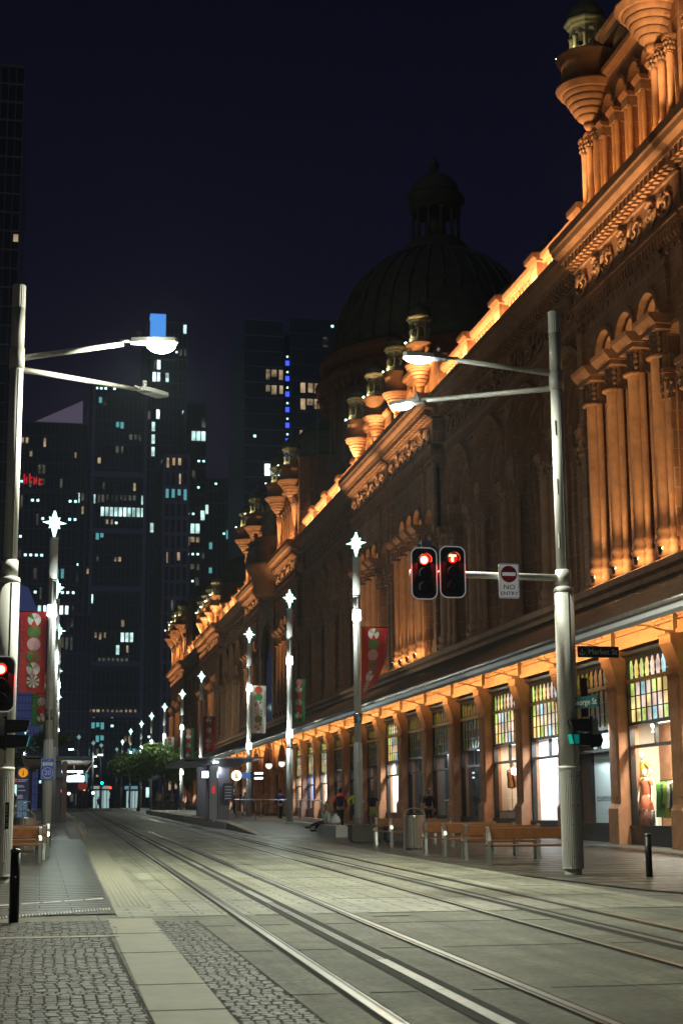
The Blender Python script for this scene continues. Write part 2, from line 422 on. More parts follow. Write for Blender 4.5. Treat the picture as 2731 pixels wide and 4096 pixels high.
tag(mb.build('yellow_dashes',mat('worn_yellow',(.32,.29,.13),.7)),kind='structure')
# rails and ground power strips
YE=206
for i,x in enumerate((2.46,3.90,5.72,7.17)):
    r=thing('tram_rail',['leftmost polished tram rail, nearest the cream slabs','second tram rail from the left, right of the white power strip','third tram rail from the left','rightmost tram rail, beside the right footpath'][i],'rail',(0,0,0),0,'grooved tram rails')
    side=1 if i%2==0 else -1
    for nm,a,b,o_,m in (('rail_bed',-.075,.10,.0085,joint_m),('rail_head',-.035,.03,.016,rail_m),('groove',.03,.062,.0105,groove_m),('keeper_lip',.062,.078,.014,rail_m)):
        a_,b_=(a,b) if side>0 else (-b,-a)
        o=sheet(nm,x+a_,x+b_,-5,YE,o_,m,1); o.parent=r; del o['kind']
m_strip=mat('power_strip_steel',(.24,.24,.235),.42,.1,noise=.25,nscale=5)
m_edge=mat('power_strip_resin',(.05,.048,.045),.8,spec=.1,noise=.2,nscale=20)
for i,x in enumerate((3.19,6.46)):
    r=thing('power_strip',['ground power strip between the two left rails','ground power strip between the two right rails'][i],'power rail',(0,0,0),0,'ground power strips in the tram tracks')
    o=sheet('strip_bed',x-.16,x+.16,-5,YE,.0065,m_edge,1); o.parent=r; del o['kind']
    mb=MB(); y=5.5
    seg=0
    while y<200:
        l=(9.5 if seg==0 else 3.) if seg%2==0 else 8.
        n=max(1,int(l/2))
        for k in range(n):
            ya=y+k*l/n; yb=y+(k+1)*l/n-.02
            z0,z1=zg(ya)+.0125,zg(yb)+.0125; a=x+dx(ya);b=x+dx(yb)
            if seg%2==0: mb.add([(a-.055,ya,z0),(a+.055,ya,z0),(b+.055,yb,z1),(b-.055,yb,z1)],[(0,1,2,3)])
            else:
                for q in (-.05,-.018,.014): mb.add([(a+q,ya,z0),(a+q+.022,ya,z0),(b+q+.022,yb,z1),(b+q,yb,z1)],[(0,1,2,3)])
        y+=l; seg+=1
    mb.build('contact_strip',m_strip,r)
# manhole discs etc on right track
# ------------------------------------------------------------ tram platforms
def platform(name,label,x0f,x1f,y0,yr,y1,h=.3):
    r=thing(name,label,'platform')
    mb=MB(); ys=[y0,yr]+[yr+5*k for k in range(1,int((y1-yr)/5))]+[y1]
    vs=[]
    for y in ys:
        hh=.012+(h-.012)*min(1,(y-y0)/(yr-y0)) ; vs+=[(x0f(y),y,zg(y)-.02),(x0f(y),y,zg(y)+hh),(x1f(y),y,zg(y)+hh),(x1f(y),y,zg(y)-.02)]
    fs=[]
    for i in range(len(ys)-1):
        p=4*i;q=p+4; fs+=[(p,q,q+1,p+1),(p+1,q+1,q+2,p+2),(p+2,q+2,q+3,p+3)]
    n=len(ys)-1; fs+=[(4*n,4*n+3,4*n+2,4*n+1)]
    mb.add(vs,fs); mb.build('deck',[brickmat('platform_flags',(.17,.165,.15),(.19,.18,.165),(.1,.1,.09),'XY',.6,.3,.01,.55,bump=.2,noise=.12)],r)
    return r
PR=platform('tram_platform','long raised stone tram platform with kerb on the right side of the tracks',lambda y:8.15+.004*(y-60),lambda y:10.75+.018*(y-60) if y<70 else 12.0,60.,70.,126)
mb=MB()
for k in range(11):
    y=70+k*5.; mb.box(8.08+.004*(y-60),y+.02,zg(y)-.02,8.22+.004*(y-60),y+4.98,zg(y)+.30)
mb.build('kerb_block',conc,PR)
mb=MB(); mb.add([(8.3,61,zg(61)+.052),(8.42,61,zg(61)+.052),(8.47,70,zg(70)+.306),(8.35,70,zg(70)+.306)],[(0,1,2,3)])
mb.add([(8.35,70,zg(70)+.306),(8.47,70,zg(70)+.306),(8.7,125,zg(125)+.306),(8.58,125,zg(125)+.306)],[(0,1,2,3)])
mb.build('yellow_edge_line',yellow_m,PR)
mb=MB(); mb.add([(8.65,60.5,zg(60.5)+.045),(9.0,60.5,zg(60.5)+.045),(9.0,72,zg(72)+.307),(8.65,72,zg(72)+.307)],[(0,1,2,3)]); mb.build('tactile_panel',tact_m,PR)
PL=platform('tram_platform','raised stone tram platform under the left shelter',lambda y:-3.,lambda y:1.95+.0035*(y-60),62.,72.,120)
mb=MB()
for k in range(9):
    y=66+k*5.; mb.box(1.9+.004*(y-60),y,zg(y)-.02,2.04+.004*(y-60),y+4.9,zg(y)+(.18 if k==0 else .303))
mb.build('kerb_block',conc,PL)
mb=MB(); mb.add([(1.62,56,zg(56)+.016),(1.72,56,zg(56)+.016),(1.78,70,zg(70)+.26),(1.68,70,zg(70)+.26)],[(0,1,2,3)])
mb.add([(1.68,72,zg(72)+.306),(1.80,72,zg(72)+.306),(1.95,119,zg(119)+.306),(1.83,119,zg(119)+.306)],[(0,1,2,3)])
mb.build('yellow_edge_line',yellow_m,PL)
mb=MB(); mb.add([(1.15,57,zg(57)+.016),(1.5,57,zg(57)+.016),(1.5,68,zg(68)+.22),(1.15,68,zg(68)+.22)],[(0,1,2,3)]); mb.build('tactile_panel',tact_m,PL)
# low white wall beside the right ramp
w_=MB(); w_.prism([(55.6,zg(55.6)-.02),(72.,zg(72)-.02),(72.,zg(72)+.31),(60,1.22),(55.6,1.20)],'x',-.22,.22)
o=w_.build('ramp_wall',mat('pale_granite',(.5,.5,.48),.6,noise=.12,nscale=9,bump=.2,bscale=30)); o.location=(10.62,0,0); o.rotation_euler.z=-.045
for v in o.data.vertices: v.co.y-=0
o.location=(10.62+math.sin(-.045)*55.6,55.6-55.6*math.cos(.045),0)
tag(o,'low pale granite wall at the ramp, with a person sitting on it','wall')

# old gum and grease spots
mb=MB(); random.seed(31)
for k in range(520):
    if k%3: x,y=R(-2.2,1.0),R(21.8,60)
    elif k%2: x,y=R(9.1,16.5),R(22,60)
    else: x,y=R(2.6,8.8),R(9,34)
    r=R(.012,.035); z=zg(y)+.0125; n=7
    if 1.9<x<8.9 and min(abs(x-dx(y)-q) for q in (2.46,3.19,3.9,5.72,6.46,7.17))<.24: continue
    mb.add([(x+r*R(.7,1.1)*math.cos(2*PI*q/n),y+r*R(.7,1.1)*math.sin(2*PI*q/n),z) for q in range(n)],[tuple(range(n))])
tag(mb.build('pavement_spots',mat('gum_spot',(.03,.03,.027),.8)),kind='structure')
mb=MB()
for k in range(40):
    y=R(9,45); x=random.choice((2.2,3.0,4.7,5.1,7.6,8.1,.2,-.6,12,14))+R(-.2,.2); l=R(.3,1.4); w=R(.004,.012); z=zg(y)+.0128; a=R(-.25,.25)
    mb.add([(x-w,y,z),(x+w,y,z),(x+w*.4+a*l,y+l,z+.014*l),(x-w*.4+a*l,y+l,z+.014*l)],[(0,1,2,3)])
tag(mb.build('surface_scuffs',mat('pale_scuff',(.30,.29,.24),.7)),kind='structure')

mb=MB(); random.seed(77); y=22.3; k=0
while y<56:
    z=zg(y)+.0065; mb.box(-3.,y-.008,z,1.0+.012*(y-21),y+.008,z+.0022)
    for q in range(5):
        x=-2.9+q*.85+(.42 if k%2 else 0)
        if x<.9: mb.add([(x-.006,y,zg(y)+.0088),(x+.006,y,zg(y)+.0088),(x+.006,y+.45,zg(y+.45)+.0088),(x-.006,y+.45,zg(y+.45)+.0088)],[(0,1,2,3)])
    y+=.45; k+=1
y=23.; k=0
while y<56:
    z=zg(y)+.0105; mb.box(9.05,y-.009,z,17.0,y+.009,z+.0022)
    for q in range(8):
        x=9.5+q*.95+(.45 if k%2 else 0); mb.add([(x-.007,y,zg(y)+.0128),(x+.007,y,zg(y)+.0128),(x+.007,y+.9,zg(y+.9)+.0128),(x-.007,y+.9,zg(y+.9)+.0128)],[(0,1,2,3)])
    y+=.9; k+=1
tag(mb.build('footpath_joints',mat('footpath_joint',(.018,.017,.015),.8,spec=.2)),kind='structure')
# ------------------------------------------------------------ the long sandstone arcade building
Q=thing('arcade_building','long ornate sandstone arcade building with domes, turrets, arched upper storeys and lit shopfronts','building')
M2=[stone,stone_p,stone_c,glass_dark,blackm]
XW=17.7
def capital(mb,x,y,z0,z1,s0,s1,mi=2,mp=1):
    """carved bell with abacus on top"""
    h=z1-z0
    mb.lathe([(s0*1.12,z0),(s0*1.2,z0+.03),(s0*1.05,z0+.07),(s0*1.1,z0+h*.35),(s1*.8,z0+h*.62),(s1*.9,z0+h*.66)],x,y,10,mi)
    for k in range(8):
        a=2*PI*k/8+.2
        mb.sphere(x+s0*1.22*math.cos(a),y+s0*1.22*math.sin(a),z0+h*.28,.055,5,3,1.6,mi)
        mb.sphere(x+s1*.86*math.cos(a+.39),y+s1*.86*math.sin(a+.39),z0+h*.55,.06,5,3,1.3,mi)
    mb.cbox(x,y,z0+h*.74,s1*1.75,s1*1.75,h*.16,mp); mb.cbox(x,y,z0+h*.91,s1*2.05,s1*2.05,h*.18,mp)
def shaft(mb,x,y,z0,z1,r,n=10,mi=1,bands=2):
    h=z1-z0
    b=[(r*1.75,z0),(r*1.75,z0+.28),(r*1.35,z0+.36),(r*1.7,z0+.44),(r*1.7,z0+.52),(r*1.1,z0+.6),(r*1.35,z0+.74),(r*1.42,z0+.82),(r*1.15,z0+.92),(r,z0+1.0)]
    b+= [(r,z1-.04),(r*1.12,z1-.03),(r*1.12,z1)]
    mb.lathe(b,x,y,n,mi)
# --- one upper-storey bay between piers (local y, world x and z)
def column_mesh(x,z0,z1,zc,r,s,name):
    mb=MB(); shaft(mb,0,0,z0,z1,r); capital(mb,0,0,z1,zc,r,s)
    o=mb.build(name,M2); C.objects.unlink(o); return o
HW=2.46
mb=MB()
mb.warch(-HW,HW,8.4,17.9,0,15.2,2.05,XW,.55,0,18)
mb.ring(0,15.2,2.05,2.20,XW-.10,XW,1,18); mb.ring(0,15.2,2.20,2.28,XW-.24,XW,1,18)
mb.ring(0,15.2,1.95,2.05,XW+.16,XW+.55,1,18)
mb.warch(-2.05,2.05,8.4,17.4,0,15.15,1.55,XW+.55,.40,0,16)
mb.ring(0,15.15,1.55,1.70,XW+.42,XW+.55,1,16); mb.ring(0,15.15,1.47,1.55,XW+.7,XW+.95,1,16)
xt=XW+.95
for c in (-.78,.78):
    mb.warch(c-.78,c+.78,14.25,15.32,c,14.55,.56,xt,.45,1,12)
    mb.ring(c,14.55,.56,.66,xt-.12,xt,1,12); mb.ring(c,14.55,.68,.76,xt-.07,xt,1,12)
mb.whole(-1.56,1.56,15.32,16.8,0,15.98,.40,xt,.4,0,20)
for a,b,d in ((.40,.47,.16),(.50,.58,.09),(.62,.68,.05)): mb.ring(0,15.98,a,b,xt-d,xt,1,22,0,2*PI)
for k in range(26):   # carved leaves round the oculus
    a=2*PI*k/26+.1; r=R(.74,1.12)
    yy,zz=r*math.cos(a),15.98+r*math.sin(a)
    if zz>15.5 or abs(yy)>1.1: mb.sphere(xt,yy,zz,R(.04,.075),5,3,1,2)
mb.box(xt+.42,-1.56,8.4,xt+.5,1.56,17,3)      # glazing behind
for y in (-1.3,-.25,.25,1.3): mb.box(xt+.34,y-.035,8.6,xt+.42,y+.035,15,4)
for z in (9.6,11.2,13.5): mb.box(xt+.33,-1.5,z,xt+.42,1.5,z+.07,4)
for z in (12.15,): # storey band between the windows
    mb.box(xt+.05,-1.55,z,xt+.5,1.55,z+.75,0); mb.box(xt-.1,-1.5,z+.55,xt+.2,1.5,z+.72,1); mb.box(xt-.04,-1.5,z+.38,xt+.2,1.5,z+.5,1)
    for c in (-1.05,-.5,.5,1.05): mb.box(xt-.2,c-.12,z+.1,xt+.1,c+.12,z+.55,1)
mb.box(xt-.1,-1.5,8.4,xt+.5,1.5,9.2,0)
bay_wall=mb.build('arcade_bay',M2,Q)
colS=column_mesh(0,8.4,13.4,14.25,.17,.26,'column')
def place_col(parent,x,y,src=None,name=None):
    o=(src or colS).copy(); o.name=name or 'column'; C.objects.link(o); o.parent=parent; o.location=(x,y,0); return o
mb=MB()   # clustered pier between bays
for xx,yy,r in ((XW-.16,0,.24),(XW-.02,-.36,.15),(XW-.02,.36,.15),(XW+.12,-.55,.12),(XW+.12,.55,.12)):
    shaft(mb,xx,yy,8.4,13.35,r,9); capital(mb,xx,yy,13.35,14.2,r,r*1.45)
mb.box(XW-.08,-.5,8.4,XW+.3,.5,14.2,0)
pier0=mb.build('clustered_pier',M2); C.objects.unlink(pier0)
def scrolls(mb,x,y0,y1,zc,s=.38):
    n=max(1,round((y1-y0)/(s*3.1))); st=(y1-y0)/n
    for i in range(n):
        yc=y0+st*(i+.5); sg=1 if i%2 else -1
        pts=[];
        for k in range(22):
            t=k/21; a=sg*(t*3.4*PI)+1; rr=s*1.15*(1-t)**.8+.03
            pts.append((x-.05-.03*math.sin(t*9),yc+rr*math.cos(a)*1.15,zc+rr*math.sin(a)))
        mb.tube(pts,[.075*(1-.6*k/21) for k in range(22)],4,2)
        for k in range(9):
            a=R(0,2*PI); rr=R(.25,.6)*s*2
            mb.sphere(x-.02,yc+rr*math.cos(a),zc+rr*.75*math.sin(a),R(.04,.085),5,3,1.2,2)
        mb.sphere(x-.05,yc,zc,.09,6,4,1,2)
def entab(y0,y1,X,proj,ends=True):
    """string course, corbel table, frieze, dentil cornice for y0..y1"""
    a=MB()
    a.box(X-.10,y0,17.86,X+.4,y1,18.02,1); a.box(X-.16,y0,18.02,X+.4,y1,18.10,1)
    n=round((y1-y0)/.24)
    for i in range(n):
        y=y0+(i+.5)*(y1-y0)/n
        a.box(X-.09,y-.055,17.60,X+.05,y+.055,17.86,1); a.cyl(X-.03,y,17.5,17.6,.02,5,.05,2)
        if i%2==0: a.box(X-.05,y-.05,17.22,X+.05,y+.05,17.38,2)
    a.box(X,y0,17.9,X+.5,y1,19.45,0)
    a.box(X-.08,y0,19.28,X+.4,y1,19.38,1)
    st=a.build('string_course',M2,Q)
    f=MB(); scrolls(f,X,y0+.3,y1-.3,18.7); f.build('frieze',M2,Q)
    c=MB()
    n=round((y1-y0)/.34)
    for i in range(n):
        y=y0+(i+.5)*(y1-y0)/n; c.box(X-.36,y-.095,19.45,X+.02,y+.095,19.72,1); c.box(X-.26,y-.08,19.38,X+.02,y+.08,19.45,1)
    e=.35 if ends else 0
    pr=[(X+.4,19.42),(X-.02,19.42),(X-.05,19.70),(X-.38,19.72),(X-.42,19.86),(X-.62,19.92),(X-.68,20.06),(X-.74,20.10),(X-.78,20.34),(X-.72,20.38),(X+.4,20.42)]
    c.prism(pr,'y',y0-e,y1+e,1)
    c.build('cornice',M2,Q)
def baluster_run(mb,x,y0,y1,z0,z1):
    n=max(2,round((y1-y0)/.42)); st=(y1-y0)/n
    for i in range(n+1):
        y=y0+i*st; h=z1-z0
        mb.lathe([(.11,z0),(.11,z0+.08),(.06,z0+.12),(.10,z0+h*.3),(.055,z0+h*.55),(.09,z0+h*.6),(.12,z0+h*.68)],x,y,7,1)
        mb.cbox(x,y,z0+h*.74,.26,.24,h*.1,1)
        if i<n: mb.ring(y+st/2,z0+h*.79,st/2-.09,st/2+.0,x-.10,x+.08,1,8)
def parapet(y0,y1,X):
    n=round((y1-y0)/4.92); st=(y1-y0)/n
    for i in range(n):
        a=y0+i*st; b=a+st
        m_=MB()
        m_.box(X+.25,a,20.42,X+.5,b,21.5,0)
        m_.box(X-.06,a,20.42,X+.3,b,20.58,1)
        baluster_run(m_,X+.08,a+1.35,b-.75,20.58,21.42)
        m_.box(X-.02,a+.55,20.58,X+.26,a+1.2,21.45,0)
        m_.prism([(X+.5,21.42),(X-.06,21.42),(X-.10,21.5),(X-.2,21.55),(X-.22,21.72),(X+.5,21.76)],'y',a,b,1)
        m_.build('balustrade',M2,Q)
        p=MB(); p.box(X-.28,a-.1,20.42,X+.3,a+.62,21.5,0)
        p.prism([(X+.5,21.46),(X-.34,21.46),(X-.38,21.56),(X-.48,21.6),(X-.5,21.78),(X+.5,21.84)],'y',a-.28,a+.8,1)
        p.build('parapet_pier',M2,Q)
# main mass of the building, below and behind the front
mb=MB()
mb.box(18.9,28,6.4,45,212,8.4,0); mb.box(19.3,28,8.3,45,212,20.4,0); mb.box(18.8,27.9,17.4,45,212.1,20.4,0)
mb.box(20.2,28,20.4,44,212,22.4,0)
mb.build('wall',M2,Q)
first=True
def arcade(y0,y1):
    global first
    n=round((y1-y0)/4.92); st=(y1-y0)/n
    for i in range(n):
        yc=y0+(i+.5)*st
        if first: o=bay_wall; first=False
        else: o=bay_wall.copy(); C.objects.link(o); o.parent=Q
        o.location=(0,yc,0); o.scale.y=st/(2*HW)
        for y in (-1.5,0,1.5): place_col(o,xt-.12,y)
    for i in range(n+1):
        p=pier0.copy(); p.name='clustered_pier'; C.objects.link(p); p.parent=Q; p.location=(0,y0+i*st,0)
    entab(y0,y1,XW,False,False); parapet(y0,y1,XW)
A=[(47.6,67.0),(86.2,105.6),(134.4,153.8),(173.0,192.4)]
for a in A: arcade(*a)
# --- projecting pavilions: (centre, half width, arch pitch, tall)
warm=(1.,.50,.17)
XP=17.15
def bigpier(r,zt,zc,w):
    m_=MB(); shaft(m_,-.20,0,8.5,zt,r*.62,12); shaft(m_,-.06,-r*1.05,8.5,zt,r*.36,9); shaft(m_,-.06,r*1.05,8.5,zt,r*.36,9); shaft(m_,.16,-r*1.35,8.5,zt,r*.24,7); shaft(m_,.16,r*1.35,8.5,zt,r*.24,7)
    m_.box(.0,-r*.85,8.5,1.0,r*.85,zt,0)
    z0=zt
    m_.lathe([(r*1.2,z0-.05),(r*1.25,z0+.03),(r,z0+.1)],-.16,0,12,1)
    m_.box(-.14,-r*1.2,z0,.9,r*1.2,zc-.45,2)
    for k in range(4):
        for q in (-1,0,1): m_.sphere(-.22,q*r*.95,z0+.18+.17*k,.09,6,4,1.2,2)
    m_.box(-.42,-w*.9,zc-.45,1.0,w*.9,zc-.3,1); m_.prism([(1.,zc-.3),(-.46,zc-.3),(-.62,zc-.12),(-.66,zc),(1.,zc)],'y',-w,w,1)
    o=m_.build('lit_pier',M2); C.objects.unlink(o); return o
bpN=bigpier(.285,14.3,15.45,.62); bpS=bigpier(.24,13.75,14.7,.48)
PV=[]
def pavilion(yc,hw,pitch,kind,src=None,lights=True):
    m_=MB(); zc=15.45 if kind=='N' else 14.7; r=pitch*.5-.30
    y0,y1=yc-hw,yc+hw; t=1.5*pitch
    for k in (-1,0,1):
        c=k*pitch
        m_.warch(yc+c-pitch/2,yc+c+pitch/2,zc,17.9,yc+c,zc+.35,r+.12,XP,.35,0,14,1)
        m_.ring(yc+c,zc+.35,r+.12,r+.26,XP-.1,XP,1,14); m_.ring(yc+c,zc+.35,r-.02,r+.12,XP+.15,XP+.35,1,14)
        m_.warch(yc+c-pitch/2,yc+c+pitch/2,zc-.9,17.2,yc+c,zc-.35,r*.62,XP+.75,.5,0,12,1)
        m_.ring(yc+c,zc-.35,r*.62,r*.78,XP+.68,XP+.75,1,12)
        m_.box(XP+1.3,yc+c-pitch/2,8.4,XP+1.4,yc+c+pitch/2,15.6,3)
        m_.box(XP+.9,yc+c-pitch/2,12.2,XP+1.4,yc+c+pitch/2,12.9,1)
    m_.box(XP+.34,yc-t,17.0,XP+1.6,yc+t,17.2,1)
    for s_ in (-1,1):   # side bays with a narrow twin window each
        a=yc+s_*t; b=yc+s_*hw; lo,hi=min(a,b),max(a,b); c=(lo+hi)/2; w=hi-lo
        m_.warch(lo,hi,13.7,17.9,c,14.6,w*.30,XP+.12,.5,0,12,1); m_.ring(c,14.6,w*.30,w*.37,XP+.03,XP+.12,1,12)
        m_.box(XP+.12,lo,8.4,XP+.6,c-w*.3,13.7,0); m_.box(XP+.12,c+w*.3,8.4,XP+.6,hi,13.7,0)
        m_.box(XP+.6,lo,8.4,XP+.9,hi,17.9,0)
        m_.box(XP+.45,c-w*.28,9.3,XP+.62,c+w*.28,12.2,3); m_.box(XP+.3,c-w*.3,12.2,XP+.62,c+w*.3,12.9,1)
        shaft(m_,XP+.3,c,8.4,13.2,.14,8); capital(m_,XP+.3,c,13.2,13.8,.14,.22)
        for e_ in (lo+.22,hi-.22): m_.box(XP-.02,e_-.22,8.4,XP+.3,e_+.22,17.2,0); capital(m_,XP+.05,e_,13.0,13.9,.2,.26)
    m_.box(XP+.1,y0,8.4,19.4,y0+.2,17.9,0); m_.box(XP+.1,y1-.2,8.4,19.4,y1,17.9,0)
    if kind=='N':  # little blind arcade above
        for k in range(-3,4):
            pass
    m_.build('pavilion_front',M2,Q)
    for k in (-1.5,-.5,.5,1.5):
        p=(bpN if kind=='N' else bpS).copy(); p.name='lit_pier'; C.objects.link(p); p.parent=Q; p.location=(XP,yc+k*pitch,0)
    entab(y0,y1,XP,True)
    PV.append((yc,hw,pitch,kind,y0,y1))
pavilion(43.2,4.4,1.8,'N'); pavilion(34.2,4.4,1.8,'N')
for c in (71.75,): pavilion(c,4.6,1.5,'S')
pavilion(81.4,4.6,1.5,'S')
pavilion(110.8,4.9,1.6,'C'); pavilion(129.2,4.9,1.6,'C')
pavilion(158.6,4.6,1.5,'S'); pavilion(168.2,4.6,1.5,'S'); pavilion(197.2,4.7,1.8,'N'); pavilion(206.8,4.7,1.8,'N')
mb=MB()   # link wall between paired pavilions and centre
MB().box(XP+.1,76.3,8.4,19.4,76.9,19.5,0).build('link_wall',M2,Q); MB().box(XP+.1,163.1,8.4,19.4,163.7,19.5,0).build('link_wall',M2,Q)
mb.box(XP+.15,115.7,8.4,19.4,124.3,19.5,0)
mb.warch(116,124,8.45,17.9,120,13.6,2.7,XP-.1,.25,0,18); mb.ring(120,13.6,2.5,2.7,XP-.2,XP-.1,1,18)
mb.box(XP+.12,117.3,8.5,XP+.145,122.7,16.4,3)
mb.build('centre_wall',M2,Q)
entab(115.7,124.3,XP,True,False)
# --- turrets on top of the pavilions
LD=[]
def turret(x,y,rad,z_tip,zr,tall=False):
    t_=MB(); h=zr-z_tip; n=18
    pr=[(.02,z_tip),(rad*.17,z_tip+h*.04),(rad*.22,z_tip+h*.14),(rad*.19,z_tip+h*.17)]
    steps=5
    for k in range(steps):
        a=k/steps; b=(k+1)/steps
        r0=rad*(.24+.68*a**.8); r1=rad*(.24+.68*b**.8)
        z0=z_tip+h*(.18+.68*a); z1=z_tip+h*(.18+.68*b)
        pr+=[(r0,z0),(r0+(r1-r0)*.75,z0+(z1-z0)*.55),(r1*.99,z0+(z1-z0)*.8),(r1*.985,z1-.02),(r1*.93,z1-.01)]
    pr+=[(rad*.94,zr-.18*h),(rad*1.02,zr-.15*h),(rad*1.04,zr-.08*h),(rad*1.12,zr-.05*h),(rad*1.14,zr),(rad*.9,zr+.04)]
    t_.lathe(pr,0,0,n,1)
    cor=t_.build('corbel_turret',M2,Q,(x,y,0))
    d_=MB(); dh=1.05
    d_.lathe([(rad*.92,zr+.02),(rad*.9,zr+dh*.75),(rad*.98,zr+dh*.8),(rad*1.08,zr+dh*.95),(rad*1.1,zr+dh),(.0,zr+dh+.03)],0,0,n,1)
    d_.build('drum',M2,cor)
    zl=zr+dh+.03; l_=MB(); s=.46 if rad<.8 else .52; lh=1.25
    l_.lathe([(s*1.25,zl),(s*1.25,zl+lh*.10),(s*1.1,zl+lh*.14),(s*1.1,zl+lh*.2)],0,0,8,0,False,PI/8,2*PI+PI/8)
    for k in range(8):
        a=2*PI*k/8+PI/8; cx,cy=s*.95*math.cos(a),s*.95*math.sin(a)
        l_.lathe([(s*.2,zl+lh*.2),(s*.14,zl+lh*.3),(s*.14,zl+lh*.48),(s*.24,zl+lh*.58)],cx,cy,6,0)
    # arches as a pierced octagonal ring
    for k in range(8):
        a0=2*PI*k/8+PI/8; a1=a0+2*PI/8; p0=Vector((s*1.05*math.cos(a0),s*1.05*math.sin(a0),0)); p1=Vector((s*1.05*math.cos(a1),s*1.05*math.sin(a1),0))
        n_=6
        for i in range(n_):
            u0,u1=i/n_,(i+1)/n_
            def zz(u): return zl+lh*.58+lh*.16*math.sqrt(max(0,1-((u-.5)/.36)**2)) if abs(u-.5)<.36 else zl+lh*.58
            a_=p0.lerp(p1,u0); b_=p0.lerp(p1,u1)
            l_.add([(a_.x,a_.y,zz(u0)),(b_.x,b_.y,zz(u1)),(b_.x,b_.y,zl+lh*.82),(a_.x,a_.y,zl+lh*.82)],[(0,1,2,3)],0)
    l_.lathe([(s*1.05,zl+lh*.8),(s*1.2,zl+lh*.84),(s*1.25,zl+lh*.9),(s*1.4,zl+lh*.95),(s*1.42,zl+lh),(0.01,zl+lh+.02)],0,0,8,0,False,PI/8,2*PI+PI/8)
    l_.build('lantern',[cream],cor)
    k_=MB(); zc_=zl+lh+.02
    k_.lathe([(s*1.2,zc_),(s*1.22,zc_+s*.5),(s*1.0,zc_+s*1.0),(s*.55,zc_+s*1.4),(s*.12,zc_+s*1.6),(s*.08,zc_+s*2.0),(s*.18,zc_+s*2.15),(.005,zc_+s*2.5)],0,0,12)
    k_.build('cap',[copper],cor)
    fm=MB(); fm.sphere(-rad*.96,rad*.35,zr+dh+.1,.05 if y<60 else .065,6,4); fm.build('floodlight',[glow('flood_dot',(.8,1,.8),14)],cor)
    LD.append((x,y,zl,rad,zr,z_tip))
    return cor
def crown_small(yc):   # low gable with niches between two turrets
    g_=MB(); X=XP+.35
    for c in (-1.0,1.0):
        g_.warch(yc+c-1.0,yc+c+1.0,20.42,22.6,yc+c,21.5,.55,X,.5,0,12,1); g_.ring(yc+c,21.5,.55,.68,X-.08,X,1,12)
        g_.sphere(X-.05,yc+c,20.75,.28,8,4,.6,1)
    g_.box(X+.5,yc-2.0,20.42,X+.6,yc+2,22.6,1); g_.box(X,yc-4.4,20.42,X+.6,yc-2,22.2,0); g_.box(X,yc+2,20.42,X+.6,yc+4.4,22.2,0)
    g_.box(X-.12,yc-.2,20.42,X+.1,yc+.2,22.6,0)
    g_.prism([(X+.6,22.58),(X-.05,22.58),(X-.1,22.7),(X-.25,22.76),(X-.27,22.92),(X+.6,22.98)],'y',yc-2.2,yc+2.2,1)
    g_.prism([(X+.6,22.18),(X-.05,22.18),(X-.2,22.3),(X-.22,22.42),(X+.6,22.46)],'y',yc-4.5,yc-2.1,1); g_.prism([(X+.6,22.18),(X-.05,22.18),(X-.2,22.3),(X-.22,22.42),(X+.6,22.46)],'y',yc+2.1,yc+4.5,1)
    g_.build('gable',M2,Q)
    for s_ in (-1,1):
        turret(XP-.02,yc+s_*2.5,.66,21.1,22.35); sh_=MB(); shaft(sh_,XP-.02,yc+s_*2.5,20.42,21.2,.13,10); sh_.build('turret_shaft',M2,Q)
def crown_tall(yc,dy=3.1):
    g_=MB(); X=XP+.25; u=.3
    for k in (-1.5,-.5,.5,1.5):
        c=yc+k*1.12
        g_.warch(c-.56,c+.56,23.2+u,24.6+u,c,23.6+u,.38,X,.35,0,12,1); g_.ring(c,23.6+u,.38,.50,X-.07,X,1,12)
        g_.box(X+.35,c-.56,20.4,X+.4,c+.56,24.1+u,1)
    for k in (-2,-1,0,1,2):
        c=yc+k*1.12
        for d_ in (-.14,.14): shaft(g_,X-.04,c+d_,20.42,22.75+u,.085,8)
        g_.box(X+.05,c-.12,20.42,X+.4,c+.12,23.2+u,0); g_.box(X-.16,c-.24,22.75+u,X+.2,c+.24,23.05+u,2); g_.prism([(X+.2,23.05+u),(X-.16,23.05+u),(X-.26,23.2+u),(X+.2,23.2+u)],'y',c-.3,c+.3,1)
    for s_ in (-1,1):
        e_=yc+s_*(dy+.35); g_.box(X+.05,e_-.9,20.4,X+.8,e_+.9,26.2+u,0)
        for q in (-.55,.1,.6):
            shaft(g_,X-.16,e_+q,20.42,22.75+u,.11,8); capital(g_,X-.16,e_+q,22.75+u,23.3+u,.11,.16)
    g_.box(X+.3,yc-dy,24.0+u,X+.8,yc+dy,26.2+u,0)
    for z in (24.55+u,25.9+u): g_.prism([(X+.6,z),(X,z),(X-.08,z+.1),(X-.22,z+.16),(X-.24,z+.3),(X+.6,z+.34)],'y',yc-dy-.2,yc+dy+.2,1)
    g_.build('belvedere',M2,Q)
    for s_ in (-1,1): turret(XP-.05,yc+s_*dy,.95,23.5,24.95,True)
crown_tall(42.8,2.7); crown_tall(34.3,2.6)
crown_small(71.7); crown_small(81.6); crown_small(158.6); crown_small(168.2)
crown_tall(110.8); crown_tall(129.2); crown_tall(197.2); crown_tall(206.8)
